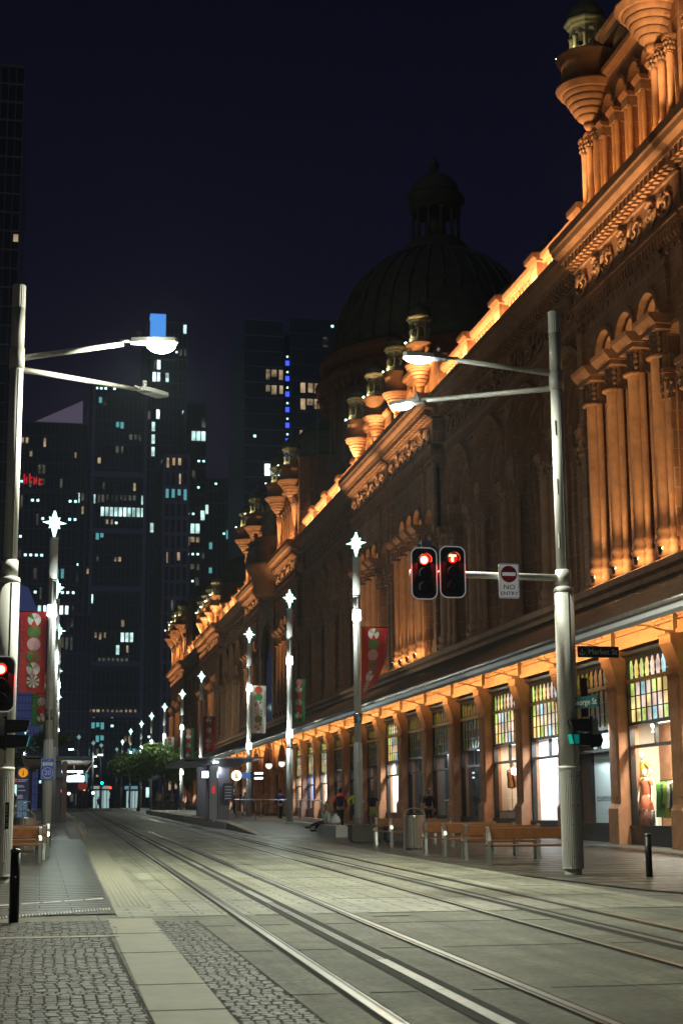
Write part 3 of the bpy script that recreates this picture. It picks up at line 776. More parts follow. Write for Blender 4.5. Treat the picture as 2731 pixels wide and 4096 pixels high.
# --- domes
def dome(name,x,y,z0,R0,H,ribs=24,lant=False,drum=1.5,fin=.5,seams=0):
    o_=MB(); n=48
    pr=[(R0*1.02,z0-drum),(R0*1.02,z0-drum*.4),(R0*1.1,z0-drum*.3),(R0*1.12,z0-.1),(R0*1.02,z0)]
    o_.lathe(pr,0,0,n,1)
    pr=[]
    for i in range(15):
        t=i/14; a=t*PI/2*(.80 if lant else .97); pr.append((R0*math.cos(a)**.92,z0+H*math.sin(a)/(math.sin(PI/2*.8) if lant else 1)))
    o_.lathe(pr,0,0,n,0)
    for k in range(ribs):
        a=2*PI*k/ribs; o_.tube([((r+.02)*math.cos(a),(r+.02)*math.sin(a),z) for r,z in pr],R0*.012+.02,4,0)
    for i in range(seams):
        r,z=pr[2+i*2] if 2+i*2<len(pr) else pr[-1]; o_.lathe([(r+.0,z-.05),(r+.06,z),(r-.02,z+.06)],0,0,n,0)
    root=o_.build(name,[copper,stone_p],Q,(x,y,0))
    zt=pr[-1][1]
    if not lant:
        f_=MB(); f_.lathe([(.25,zt-.05),(.12,zt+.15),(.1,zt+fin*.8),(fin*.45,zt+fin*1.1),(fin*.5,zt+fin*1.5),(fin*.3,zt+fin*1.9),(.03,zt+fin*2.1),(.02,zt+fin*3.4)],0,0,10); f_.build('finial',[copper],root)
    return root,zt,pr[-1][0]
md,zt,rt=dome('main_dome',31.2,120,37.6,8.7,9.4,36,True,2.6)
l_=MB(); rl=2.05
l_.lathe([(3.4,zt-.4),(2.75,zt+.2),(2.6,zt+.3),(2.6,zt+.9),(2.3,zt+1.0),(2.2,zt+1.3)],0,0,24,0)
for k in range(12):
    a=2*PI*k/12; l_.cyl(1.95*math.cos(a),1.95*math.sin(a),zt+1.3,zt+3.8,.14,8,.14,0); l_.cyl(1.95*math.cos(a),1.95*math.sin(a),zt+3.6,zt+3.9,.15,6,.28,0)
l_.cyl(0,0,zt+1.2,zt+3.9,.9,12)
l_.lathe([(1.6,zt+3.85),(2.15,zt+3.9),(2.15,zt+4.6),(2.45,zt+4.8),(2.5,zt+5.15),(2.1,zt+5.25)],0,0,24,0)
for i in range(1): 
    pr=[(2.15*math.cos(a),zt+5.25+2.2*math.sin(a)) for a in [PI/2*k/9*.98 for k in range(10)]]; l_.lathe(pr,0,0,24,0)
l_.lathe([(.3,zt+7.3),(.15,zt+7.6),(.42,zt+7.95),(.45,zt+8.3),(.2,zt+8.6),(.04,zt+8.8),(.02,zt+9.6)],0,0,10,0)
l_.build('dome_lantern',[copper],md)
d_=MB(); d_.lathe([(9.3,28),(9.3,34.8),(9.9,35.0),(10.1,35.6),(9.5,35.7),(9.3,36.3)],0,0,48,0)
for k in range(72):
    a=2*PI*k/72; d_.cyl(9.6*math.cos(a),9.6*math.sin(a),34.3,34.9,.2,5,.28,0)
for k in range(24):
    a=2*PI*k/24; d_.cyl(9.35*math.cos(a),9.35*math.sin(a),29,34.3,.3,8)
d_.build('dome_drum',[stone_p],md)
for y_,x_,r_,z_,h_ in ((76.6,21.2,2.95,25.6,3.2),(120,21.8,2.7,29.3,3.3),(163.4,21.2,2.95,25.6,3.2),(43.2,21.9,4.0,27.0,4.4),(200,21.9,4.0,27,4.4)):
    dome('small_dome',x_,y_,z_,r_,h_,0,False,z_-21,.42,7)
for y_ in (52.4,57.3,62.2,91,96,101): dome('roof_ventilator',19.6,y_,23.2,.75,.9,0,False,1.2,.2,0)
# statue group on the bowed centre
st_m=mat('weathered_marble',(.20,.19,.18),.8,noise=.25,nscale=6)
b_=MB(); b_.lathe([(1.5,17.9),(1.7,18.2),(1.75,19.4),(2.1,19.8),(2.3,20.2),(2.3,20.4),(1.3,20.5),(1.25,22.3),(1.4,22.5),(.01,22.55)],0,0,20,1,True); b_.build('statue_plinth',M2,Q,(XP+.2,117.4,0))
s_=MB(); s_.lathe([(.62,22.5),(.66,22.9),(.5,23.8),(.40,24.4),(.46,24.9),(.40,25.2),(.14,25.35),(.12,25.5)],0,0,12,0,True,0,2*PI,.12,2); s_.sphere(0,0,25.68,.2,10,8,1.2)
s_.tube([(-.1,.38,25.1),(-.45,.45,24.7),(-.6,.1,24.9)],[.13,.1,.08],7); s_.tube([(-.1,-.38,25.1),(-.3,-.5,24.6),(-.6,-.25,24.4)],[.13,.1,.08],7)
s_.tube([(.0,.0,25.72),(.1,0,25.5),(.25,.05,24.6)],[.17,.14,.3],7)
s_.build('statue',[st_m],Q,(XP-.1,117.4,0))
s_=MB(); s_.lathe([(.7,20.5),(.6,21.3),(.45,21.7),(.5,22.2),(.4,22.5),(.13,22.6),(.12,22.75)],0,0,12,0,True,0,2*PI,.14,2); s_.sphere(0,0,22.92,.19,10,8,1.2)
s_.tube([(-.1,.38,22.4),(-.5,.3,21.9),(-.75,0,21.8)],[.12,.1,.08],7); s_.tube([(-.1,-.38,22.4),(-.4,-.5,22),(-.7,-.3,22.2)],[.12,.1,.08],7)
s_.build('statue',[st_m],Q,(XP-1.1,119.0,0))
# flagpoles
for i,(x,y,z1) in enumerate(((19.4,110,31.4),(20.35,110,31.6),(21.4,110,32.0))):
    m_=MB(); m_.cyl(0,0,20.4,z1,.07,8,.05); m_.sphere(0,0,z1+.08,.1,8,5)
    o=m_.build('flagpole',[pole_g],None,(x,y,0)); tag(o,['leftmost','middle','rightmost'][i]+' of the three bare flagpoles on the roof in front of the main dome','flagpole',group='bare rooftop flagpoles')
# ------------------------------------------------------------ ground floor: shop piers, windows, awning
LC=[(1.,.66,.22),(1.,.66,.52),(.62,.80,.18),(1.,.74,.32),(.45,.80,.85),(1.,.82,.35),(.66,.80,.25),(.95,.70,.60)]
lit_g=[glowvar('leadlight_lit_%s'%n,c,.95,1.6,.55) for n,c in zip(('amber','pink','green','gold','blue','yellow','lime','rose'),LC)]
dim_g=[mat('leadlight_dim_%s'%n,tuple(.22*q for q in c),.12,emit=c,es=.018,sample=False) for n,c in zip(('amber','pink','green','gold','blue','yellow','lime','rose'),LC)]
pier_ys=[31.3,36.15]+[41.0+4.87*k for k in range(15)]+[130.8+4.87*k for k in range(14)]
mb=MB()
def shop_pier(y):
    g=zg(y); m_=MB()
    m_.prism([(17.12,g-.1),(17.12,g+1.05),(17.22,g+1.2),(17.22,5.2),(17.16,5.35),(17.22,5.42),(17.22,5.6),(17.05,6.1),(17.0,6.2),(17.0,6.4),(16.95,6.45),(17.85,6.45),(17.85,g-.1)],'y',y-.42,y+.42,1)
    m_.box(17.19,y-.26,g+1.4,17.225,y+.26,5.1,1)
    m_.build('shop_pier',M2,Q)
for y in pier_ys: shop_pier(y)
# interiors
def wmat(n,c,e=0): return mat(n,c,.8,noise=.04,nscale=2)
int_white=wmat('shop_plaster_white',(.75,.74,.72)); int_warm=wmat('shop_plaster_warm',(.66,.60,.50)); int_grey=wmat('shop_plaster_grey',(.22,.22,.2)); int_dark=wmat('shop_dark_wall',(.05,.05,.05)); int_blue=wmat('shop_blue_wall',(.35,.45,.75))
board=mat('hoarding_board',(.62,.70,.72),.7)
KIND={0:'dark',1:'mann',2:'mann',3:'board',4:'white',5:'hat',6:'dim',7:'dimgrey',8:'dim',9:'bright',10:'dim',11:'dim',12:'star',13:'pale',14:'blue',15:'pale2'}
LITL={1:1,2:1,4:1,5:1,9:1,13:1,14:1,15:1}
def shop_window(k,ya,yb):
    kind=KIND.get(k,'pale' if k%3 else 'dim'); lit=LITL.get(k,0) or (k>16 and k%3)
    y0,y1=ya+.42,yb-.42; g=zg((ya+yb)/2); zb=g+.52; X=17.62
    r=MB()  # frame
    r.box(X-.12,y0,g-.1,X+.25,y1,zb,4); r.box(X-.16,y0,zb,X+.1,y1,zb+.07,4)
    for z,h in ((3.47,.09),(4.15,.10),(5.42,.12)): r.box(X-.09,y0,z,X+.07,y1,z+h,1 if h>.11 else 4)
    r.box(X-.05,(y0+y1)/2-.05,3.5,X+.05,(y0+y1)/2+.05,4.2,4)
    for y in (y0+.05,y1-.05): r.box(X-.08,y-.06,zb,X+.08,y+.06,6.3,4)
    r.prism([(X+.2,6.12),(X-.06,6.12),(X-.1,6.2),(X-.22,6.26),(X-.24,6.36),(X+.2,6.42)],'y',y0,y1,4)
    n=9; st=(y1-y0-.2)/n
    for i in range(n+1):
        y=y0+.1+i*st
        r.box(X-.03,y-.014,4.25,X+.03,y+.014,5.42,4)
        r.lathe([(.035,5.54),(.035,5.62),(.018,5.66),(.03,5.8),(.016,5.9),(.03,5.96),(.04,6.0)],X-.03,y,6,4)
        if i<n: r.ring(y+st/2,6.0-.02,st/2-.045,st/2+.03,X-.05,X,4,6)
    for z in (4.64,5.03): r.box(X-.03,y0,z-.014,X+.03,y1,z+.014,4)
    fr=r.build('shop_window',[stone,brass,stone_c,glass_dark,blackm],Q)
    G=lit_g if lit else dim_g; l_=MB()
    for i in range(n):
        a=y0+.1+i*st
        for j,(za,zb_) in enumerate(((4.25,4.64),(4.64,5.03),(5.03,5.42),(5.54,6.12))):
            c=(i*3+j*5+(i*j)%2)%8 if j<3 else (i*2+i//3)%8
            l_.add([(X+.012,a,za),(X+.012,a+st,za),(X+.012,a+st,zb_),(X+.012,a,zb_)],[(3,2,1,0)],c)
    l_.build('leadlight',G,fr)
    if kind=='board':
        b_=MB(); b_.box(X+.1,y0,zb,X+.16,y1-1.25,3.5); b_.box(X+.1,y0,3.6,X+.16,y1-1.25,4.2)
        b_.build('hoarding',[board],fr); d_=MB(); d_.box(X+.1,y1-1.2,g,X+.16,y1,4.2); d_.box(X+.04,y1-1.1,g+.1,X+.1,y1-.15,3.3); d_.build('door',[mat('dark_door',(.02,.02,.02),.5)],fr)
        text_obj('window_lettering','COUNTRY ROAD',.22,mat('grey_lettering',(.22,.24,.25),.6),fr,(X+.09,y1-2.15,2.02),(PI/2,0,-PI/2),.85)
        p_=MB(); p_.add([(X,y0,zb),(X,y1,zb),(X,y1,4.2),(X,y0,4.2)],[(3,2,1,0)]); p_.build('pane',[glass],fr)
        lm_=MB(); lm_.cbox(X+.35,(y0+y1)/2-1,4.22,.1,1.6,.03); lm_.build('ceiling_lamp',[glow('board_lamp',(.85,.95,1),3)],fr); area('shopfront_light',(X-.55,(y0+y1)/2-.9,4.35),(0,-.45,0),.15,2.0,110,(.85,.96,1),2.2)  # area lamp added outside the glass to brighten the hoarding
        return fr
    p_=MB(); p_.add([(X,y0,zb),(X,y1,zb),(X,y1,4.2),(X,y0,4.2)],[(3,2,1,0)]); p_.build('pane',[glass],fr)
    wm={'mann':int_warm,'hat':int_warm,'white':int_white,'bright':int_white,'pale':int_white,'pale2':int_white,'blue':int_blue,'star':int_dark}.get(kind,int_grey if kind=='dimgrey' else int_dark)
    D={'bright':.9,'white':1.3,'pale':.8,'pale2':.8,'blue':.7,'dimgrey':.5}.get(kind,2.6)
    i_=MB()
    i_.box(X+D,y0-.3,g,X+D+.05,y1+max(.3,{'mann':1.0}.get(kind,0)),4.3); e2={'mann':1.0,'hat':.3}.get(kind,.05); i_.box(X+.1,y1+e2,g,X+D,y1+e2+.05,4.3); i_.box(X+.1,y0-.1,g,X+D,y0-.05,4.3)
    i_.box(X+.1,y0,zb-.06,X+D,y1+e2,zb-.01); i_.box(X+.1,y0,4.24,X+D,y1+e2,4.3)
    i_.build('display_box',[wm],fr)
    P={'mann':560,'hat':230,'white':420,'bright':420,'pale':420,'pale2':360,'blue':340,'star':30,'dim':22,'dimgrey':34,'dark':1}[kind]
    col={'mann':(1,.92,.76),'hat':(1,.80,.62),'white':(.9,.96,1),'bright':(1,.98,.92),'blue':(.6,.75,1),'pale':(.95,.97,1),'pale2':(1,.97,.85)}.get(kind,(.9,.95,1))
    lx=MB(); lx.cbox(X+.45,(y0+y1)/2,4.21,.12,(y1-y0)*.7,.03)
    lx.build('ceiling_lamp',[glow('shop_lamp_'+kind,col,6 if P>20 else .6)],fr)
    area('shopfront_light',(X+.42,(y0+y1)/2,4.17),(0,-.25,0),.25,(y1-y0)*.8,P,col)
    return fr
for k,(a,b) in enumerate(zip(pier_ys[:-1],pier_ys[1:])):
    if b-a<6: shop_window(k,a,b)
SW={}
# wall between shop heads and upper floors
mb=MB(); mb.box(17.5,28,6.45,18.9,109.6,8.0,1); mb.box(17.5,130.4,6.45,18.9,212,8.0,1); mb.box(17.4,28,6.9,17.5,109.6,7.0,1); mb.box(17.36,28,7.0,17.5,109.6,7.06,1)
mb.box(17.3,28,6.45,17.5,109.6,6.6,1); mb.box(17.4,130.4,6.9,17.5,212,7.0,1); mb.box(17.3,130.4,6.45,17.5,212,6.6,1)
mb.box(18.9,28,-1,19.3,212,8.0,1); mb.box(17.75,28,-1,19.0,31.3,6.45,1)
mb.build('fascia_wall',M2,Q)
mb=MB(); mb.prism([(18.9,7.95),(16.75,7.95),(16.7,8.1),(16.5,8.16),(16.48,8.34),(16.6,8.42),(18.9,8.46)],'y',28,212,1); mb.box(16.9,28,8.40,18.9,212,8.5,1); mb.build('ledge',M2,Q)
# centre entrance: big arches
mb=MB()
for c,r in ((113,2.1),(120,2.7),(127,2.1)):
    w={113:(109.6,116.4),120:(116.4,123.6),127:(123.6,130.4)}[c]
    mb.warch(w[0],w[1],zg(c)-.1,8.0,c,zg(c)+3.0,r,17.35,.9,0,18,1); mb.ring(c,zg(c)+3.0,r,r+.25,17.2,17.35,1,18)
mb.box(18.3,109.6,1,18.9,130.4,8.0,0)
for y in (110.1,115.9,116.9,123.1,124.1,129.9): shaft(mb,17.15,y,zg(y),4.4,.2,10); capital(mb,17.15,y,4.4,5.0,.2,.3)
mb.build('entrance_arches',M2,Q)
# --- awning
seam=mat('awning_roof',(.13,.085,.07),.5,.3,noise=.25,nscale=6); gut=mat('awning_gutter',(.30,.27,.26),.3,.6,noise=.3,nscale=8); fasc=mat('awning_fascia',(.55,.53,.55),.4)
orange_m=mat('awning_soffit',(.5,.33,.15),.6)
def awning(y0,y1):
    a=MB()
    a.add([(14.35,y0,6.42),(14.35,y1,6.42),(16.9,y1,7.98),(16.9,y0,7.98)],[(3,2,1,0)],0)
    a.add([(14.38,y0,6.36),(14.38,y1,6.36),(17.3,y1,7.2),(17.3,y0,7.2)],[(0,1,2,3)],1)
    n=int((y1-y0)/.45)
    for i in range(n):
        y=y0+(i+.5)*(y1-y0)/n; a.add([(14.3,y-.02,6.43),(14.3,y+.02,6.43),(16.9,y+.02,8.02),(16.9,y-.02,8.02),(14.3,y-.02,6.48),(14.3,y+.02,6.48),(16.9,y+.02,8.07),(16.9,y-.02,8.07)],[(0,4,7,3),(1,2,6,5),(4,5,6,7),(0,1,5,4)],0)
    o_=a.build('awning',[seam,orange_m],Q)
    g_=MB(); g_.tube([(14.26,y0,6.40),(14.26,y1,6.40)],.07,10); g_.build('gutter',[gut],o_)
    f_=MB(); f_.prism([(14.28,6.34),(14.40,6.34),(14.46,6.16),(14.40,6.12),(14.30,6.2)],'y',y0,y1); f_.build('fascia',[fasc],o_)
    return o_
br=MB()
br.tube([(14.6,0,6.40),(15.5,0,6.62),(16.1,0,6.72),(16.6,0,6.66),(17.0,0,6.56),(17.3,0,6.54)],.028,6); br.tube([(16.1,0,6.80),(16.7,0,6.98),(17.35,0,7.12)],.024,6)
br.tube([(16.85+.17*math.cos(t*.6),0,6.80+.14*math.sin(t*.6)) for t in range(9)],.016,5)
br.box(17.25,-.04,6.5,17.38,.04,7.2); br.box(17.0,-.05,6.48,17.38,.05,6.56)
br0=br.build('bracket',[mat('bracket_iron',(.35,.24,.12),.5,.3)]); C.objects.unlink(br0)
for a,b in ((28,66.7),(66.7,109.6),(109.6,130.4),(130.4,175),(175,212)):
    o_=awning(a,b)
    for y in pier_ys+[113,118,122,127]:
        if a<=y<b:
            c=br0.copy(); c.name='bracket'; C.objects.link(c); c.parent=o_; c.location=(0,y,0)
# hanging globe lamps at the centre entrance
for i,(x,y) in enumerate(((14.6,101.5),(15.9,104.5))):
    t=thing('globe_lamp',['lower left','upper right'][i]+' round white globe lamp hanging under the awning by the entrance arch','lamp',(x,y,0),0,'globe lamps under the awning')
    z=4.75+.22*i
    m_=MB(); m_.cyl(0,0,z+.3,7.0,.025,6); m_.lathe([(.08,z+.32),(.2,z+.22),(.24,z+.12)],0,0,12); m_.build('hanger',[darkm],t)
    m_=MB(); m_.sphere(0,0,z,.22,14,10,1); m_.build('globe',[glow('globe_glow',(1,.9,.75),1.2)],t); point('globe_light',(x,y,z-.5),25,(1,.85,.65),.2)

# ------------------------------------------------------------ light on the building (its own floodlights)
for (yc,hw,pitch,kind,y0,y1) in PV:
    far=yc>100
    k=1. if kind=='N' else .8
    # uplights on the ledge in front of each lit pier
    for q in (-1.5,-.5,.5,1.5):
        m_=MB(); m_.cyl(XP-.62,yc+q*pitch-.62,8.5,8.72,.05,8,.08); m_.build('floodlight',[darkm],Q)
    if far: area('pier_uplight',(XP-.8,yc,8.7),(PI,-.30,0),.15,pitch*3.2,160,(1,.6,.2),1.2)
    else:
        for q in (-1.5,-.5,.5,1.5): (point('pier_uplight',(XP-.46,yc+q*pitch-pitch*.36,8.75),34*k,(1,.64,.27),.04),spot('pier_uplight',(XP-.55,yc+q*pitch-pitch*.42,8.7),(.06,.07,1),620*k,(1,.66,.28),60,1.,.04))
    area('arch_light',(XP+.35,yc,(15.5 if kind=='N' else 14.75)),(PI,0,0),.25,pitch*2.6,26 if kind=='N' else 22,(1,.66,.26))
    # string-course lights washing the projecting cornice
    area('cornice_light',(XP-.35,yc,18.16),(PI,.0,0),.06,hw*1.8,75,(1,.66,.30),1.5)
for a,b in A:
    area('parapet_light',(16.75,(a+b)/2,20.50),(0,-PI/2-.40,0),.08,(b-a),1050,(1,.64,.28),1.8)
for (yc,hw,pitch,kind,y0,y1) in PV:
    tall=kind in 'NC'
    area('roof_uplight',(XP-.62,yc,20.50),(0,-PI/2-.95,0),.08,hw*1.7,170 if not tall else 120,(1,.56,.19),1.7)
    for s_ in (-1,1):
        yy=yc+s_*(3.6 if tall else 3.0)
        spot('turret_uplight',(XP-.70,yy-.55,20.5),(.13,.12,1),900 if tall else 850,(1,.66,.30),64,.7,.05)
for (x,y,zl,rad,zr,zt) in LD:
    point('lantern_light',(x-rad*.85,y-rad*.35,zl-.02+.12),7*(rad/.66)**2,(1,.95,.50),.05)
# orange lamps under the awning
for a in range(30,210,10):
    area('awning_light',(15.95,a+5,6.74),(0,-PI/2+.05,0),.08,9.6,190,(1,.62,.24),1.55)
    area('awning_light',(15.4,a+5,6.55),(0,-.7,0),.08,9.6,12,(1,.66,.30),2.6)
# ------------------------------------------------------------ street poles
lampw=glow('lamp_white',(.85,1.,.92),12); starw=glow('star_white',(.55,1.,.86),3.2); panelw=glow('lamp_panel',(.85,1.,.95),80)
def star_prism(mb,rv,rh,rd,ri,t,rot):
    pts=[]
    for k in range(16):
        a=PI/2+2*PI*k/16
        if k%2: r=ri
        else:
            q=(k//2)%8; r={0:rv,2:rh,4:rv*1.25,6:rh}.get(q,rd)
        pts.append((r*math.cos(a),r*math.sin(a)))
    c,s_=math.cos(rot),math.sin(rot); n=16; vs=[]
    for sd in (-t,t):
        vs.append((-s_*sd*1.6,c*sd*1.6,0))
        for (u,v) in pts: vs.append((c*u-s_*sd*.3,s_*u+c*sd*.3,v))
    fs=[]
    for i in range(16):
        j=(i+1)%16; fs+=[(0,1+j,1+i),(17,18+i,18+j),(1+i,1+j,18+j,18+i)]
    mb.add(vs,fs)
BALL={}
bm=[mat('banner_red',(.42,.012,.012),.6),mat('banner_white',(.62,.60,.56),.6),mat('banner_green',(.03,.17,.035),.6),mat('banner_pink',(.55,.28,.30),.6),mat('ball_red',(.50,.02,.02),.6)]
def banner(parent,side,z0,z1,w,scheme,twist,sway,name='banner'):
    """cloth hung from a short arm; u runs away from the pole, v upwards"""
    cols={'red':0,'green':2,'white':1}[scheme]
    H=z1-z0
    def P(u,v,o=0):
        k=(1-v); a=twist*k*k; ww=u*w
        x=.16+ww*math.cos(a); y=ww*math.sin(a)+sway*k*k*w+.03*math.sin(u*9+v*7)*k
        nx,ny=-math.sin(a),math.cos(a)
        return (side*(x+o*nx),y+o*ny,z0+v*H-.0)
    mb=MB(); nu,nv=6,16
    vs=[P(i/nu,j/nv) for j in range(nv+1) for i in range(nu+1)]
    mb.add(vs,[(j*(nu+1)+i,j*(nu+1)+i+1,(j+1)*(nu+1)+i+1,(j+1)*(nu+1)+i) for j in range(nv) for i in range(nu)],cols,True)
    def shape(pts,mi,lv):
        for sd in (-1,1):
            vv=[P(*p,sd*.004*lv) for p in pts]; cu=sum(p[0] for p in pts)/len(pts); cv=sum(p[1] for p in pts)/len(pts)
            vv.append(P(cu,cv,sd*.004*lv)); n=len(pts)
            mb.add(vv,[(i,(i+1)%n,n) for i in range(n)],mi)
    rv=1/12.2; ru=rv*H/w
    def disc(cu,cv,f,mi,lv,a0=0,a1=2*PI,n=18):
        pts=[(cu+f*ru*math.cos(a0+(a1-a0)*i/n),cv+f*rv*math.sin(a0+(a1-a0)*i/n)) for i in range(n+(a1-a0<6.2))]
        if a1-a0<6.2: pts.append((cu,cv))
        shape(pts,mi,lv)
    other=lambda a,b:b if cols==a else a
    cu=.46
    order=['beach','dots','pink','swirl','beach2','stripe'] if scheme!='white' else ['dots','plain','beach2','stripe','swirl','beach']
    if scheme=='green': order=['swirl','beach2','dots','stripe','plain','beach']
    for i,kd in enumerate(order):
        cv=.90-i*.152; L_=1+i*.6
        g=2 if cols!=2 else 1
        if kd.startswith('beach'):
            disc(cu,cv,1,1 if cols!=1 else 1,L_); disc(cu,cv,1,4 if kd=='beach' else 3,L_+1,-2.0,-1.1); disc(cu,cv,1,2 if cols!=2 else 4,L_+1,.5,1.2); disc(cu,cv,1,3,L_+1,1.9,2.7)
            if cols==1: disc(cu,cv,1.0,4,L_+.5,2.8,3.8)
        elif kd=='dots':
            a=2 if cols!=2 and cols!=1 else 4; disc(cu,cv,1,a,L_)
            for p in range(14):
                t=p*2.4; q=.85*math.sqrt((p+.5)/14); disc(cu+ru*q*math.cos(t),cv+rv*q*math.sin(t),.10,4 if a==2 else 2,L_+1,n=6)
        elif kd=='pink': disc(cu,cv,1,3,L_)
        elif kd=='plain': disc(cu,cv,1,4 if cols!=1 else 2,L_)
        elif kd=='swirl':
            for q,f in enumerate((1,.8,.6,.4,.22)): disc(cu+.05*q*ru,cv+.06*q*rv,f,(2,4)[q%2] if cols!=2 else (4,3)[q%2],L_+q*.5)
        elif kd=='stripe':
            disc(cu,cv,1,1,L_)
            for q in range(8): disc(cu,cv,.98,(4,2)[q%2],L_+1,q*PI/4,q*PI/4+.33)
    # lettering along the outer edge
    me=text('merry christmas sydney',.17,.001); vs2=[];
    ok=[[v.co.x,v.co.y] for v in me.vertices]
    wd=max(p[0] for p in ok)-min(p[0] for p in ok)
    sc_=H*.55/wd
    for sd in (-1,1):
        vv=[P(.93+(p[1]*sc_/w)*1.0,.62-p[0]*sc_/H,sd*.006) for p in ok]
        mb.add(vv,[tuple(pl.vertices) for pl in me.polygons],3 if cols!=1 else 2)
    mb.build(name,bm,parent)
    MB().tube([(0,0,z1),P(1.02,1)],.015,5).build('banner_arm',[darkm],parent); MB().tube([(0,0,z0),P(.3,0)],.012,5).build('banner_arm',[darkm],parent)
def star_pole(x,y,dz,lamps,label,rot=.5,ban=None,glassz=4.0,light=60,vis=True):
    z=zg(y)+dz
    t=thing('street_pole',label,'street lamp',(x,y,z),0,'grey street poles topped with lit Christmas stars')
    m_=MB(); m_.cyl(0,0,-.05,3.2,.148,20,mi=1); m_.cyl(0,0,3.2,8.05,.118,20,mi=0); m_.cyl(0,0,8.05,8.12,.124,20,mi=1)
    m_.cyl(0,0,8.12,9.38,.13,20,mi=0); m_.cyl(0,0,9.38,9.43,.135,20,mi=1); m_.box(-.02,-.155,.6,.02,-.13,8,1)
    for zz in (2.2,4.7): m_.box(-.05,-.16,zz,.05,-.12,zz+.35,1)
    m_.build('pole',[pole_w,pole_g],t)
    m_=MB(); star_prism(m_,.38,.38,.25,.15,.09,rot); star_prism(m_,.38,.38,.24,.145,.09,rot+PI/2); o=m_.build('star',[starw],t); o.location=(0,0,9.9)
    for lz in lamps:
        m_=MB(); m_.cyl(0,0,lz-.17,lz+.17,.15,16,.13); m_.build('lamp_collar',[lampw],t)
        if light: point('pole_light',(x-(.45 if x>5 else -.45),y-.3,z+lz-.1),light*2.5,(.85,1,.9),.12)
    if not lamps or glassz:
        m_=MB(); m_.cyl(0,0,glassz-.16,glassz+.16,.135,16); m_.build('glass_collar',[mat('glass_collar',(.3,.3,.3),.08,.7)],t)
    m_=MB(); m_.cyl(0,0,-.05,.03,.2,16); m_.build('base_plate',[pole_g],t)
    if ban: banner(t,*ban)
    return t
star_pole(10.35,51.3,0,(7.45,),'nearest star pole on the right, beside the flower planters, with a red twisted banner',.9,(1,4.75,7.05,.90,'red',1.35,.25),4.0,70)
star_pole(10.85,69,.3,(7.1,3.85),'second star pole on the right, with a green banner and two lit collars',.5,(1,4.4,6.3,.55,'green',.2,.1),None,70)
star_pole(11.2,85.5,.3,(6.95,3.8),'third star pole on the right, with a white banner of coloured balls',.4,(1,4.5,7.1,.78,'white',.1,.1),None,60)
star_pole(11.75,117,.3,(3.6,),'fourth star pole on the right, behind the tram shelter, with a red banner',.5,(1,4.4,6.9,.9,'red',.2,.1),None,50)
star_pole(11.8,133.5,0,(7.1,3.3),'fifth star pole on the right, with a dim green banner, next to the tree crown',.3,(1,4.4,7.0,.85,'green',.1,.0),None,50)
for i,(x,y) in enumerate(((11.9,154),(11.9,172),(11.95,190),(11.7,208),(12.2,238))):
    star_pole(x,y,0,(7.1,),'distant right star pole behind the tree, the %s one along'%('first','second','third','fourth','farthest')[i],.5,(1,4.6,7.,.8,('white','red','white','red','green')[i],.1,0) if i<3 else None,None,40)
star_pole(.27,48.8,0,(7.15,),'nearest star pole on the left, carrying the blue tram sign and a red banner',.3,(-1,4.6,7.1,.80,'red',-.25,-.05),3.95,60)
star_pole(.55,67,.3,(7.0,),'second star pole on the left, half hidden by the first, with a green banner',.9,(-1,4.1,6.3,.75,'green',-.2,0),None,50)
star_pole(.85,85,.3,(7.0,),'third star pole on the left, behind the two nearest ones',.2,None,None,50)
star_pole(1.15,113,.3,(7.0,),'fourth star pole on the left, only its star and lit collar showing',.5,None,None,40)
star_pole(1.5,139,0,(7.0,),'fifth star pole on the left, farthest of the overlapping row',.5,None,None,40)
star_pole(-1.8,207,0,(7.0,),'lone bluish star pole far left, beside the blue lit building',.5,None,None,40)
far=[(2.1,262,10.2),(4.4,300,11.4),(5.7,236,10.5),(8.1,244,10),(9.6,252,10),(13.0,272,10.2),(11.4,300,10)]
for i,(x,y,h) in enumerate(far):
    t=thing('distant_street_lamp','thin distant lamp pole, %s from the left at the street end'%('first','second','third','fourth','fifth','sixth','seventh')[i],'street lamp',(x,y,zg(y)),0,'thin street lamps at the far end')
    m_=MB(); m_.cyl(0,0,0,h-.4,.15,8); m_.tube([(0,0,h-2.),(1.1*(1 if i%2 else -1),0,h-1.8)],.05,5); m_.build('pole',[pole_g],t)
    m_=MB(); star_prism(m_,.42,.42,.3,.2,.1,.4); o=m_.build('star',[glow('far_star',(.6,1,.85),3.5 if i!=1 and i!=0 else .35)],t); o.location=(0,0,h)
    m_=MB(); m_.cbox(1.1*(1 if i%2 else -1),0,h-1.8,.7,.3,.15); m_.build('lamp_head',[glow('far_lamp',(.8,1,.9),9)],t)
    if i%2: point('far_light',(x,y-1,zg(y)+h-2.2),120,(.8,1,.9),.2)

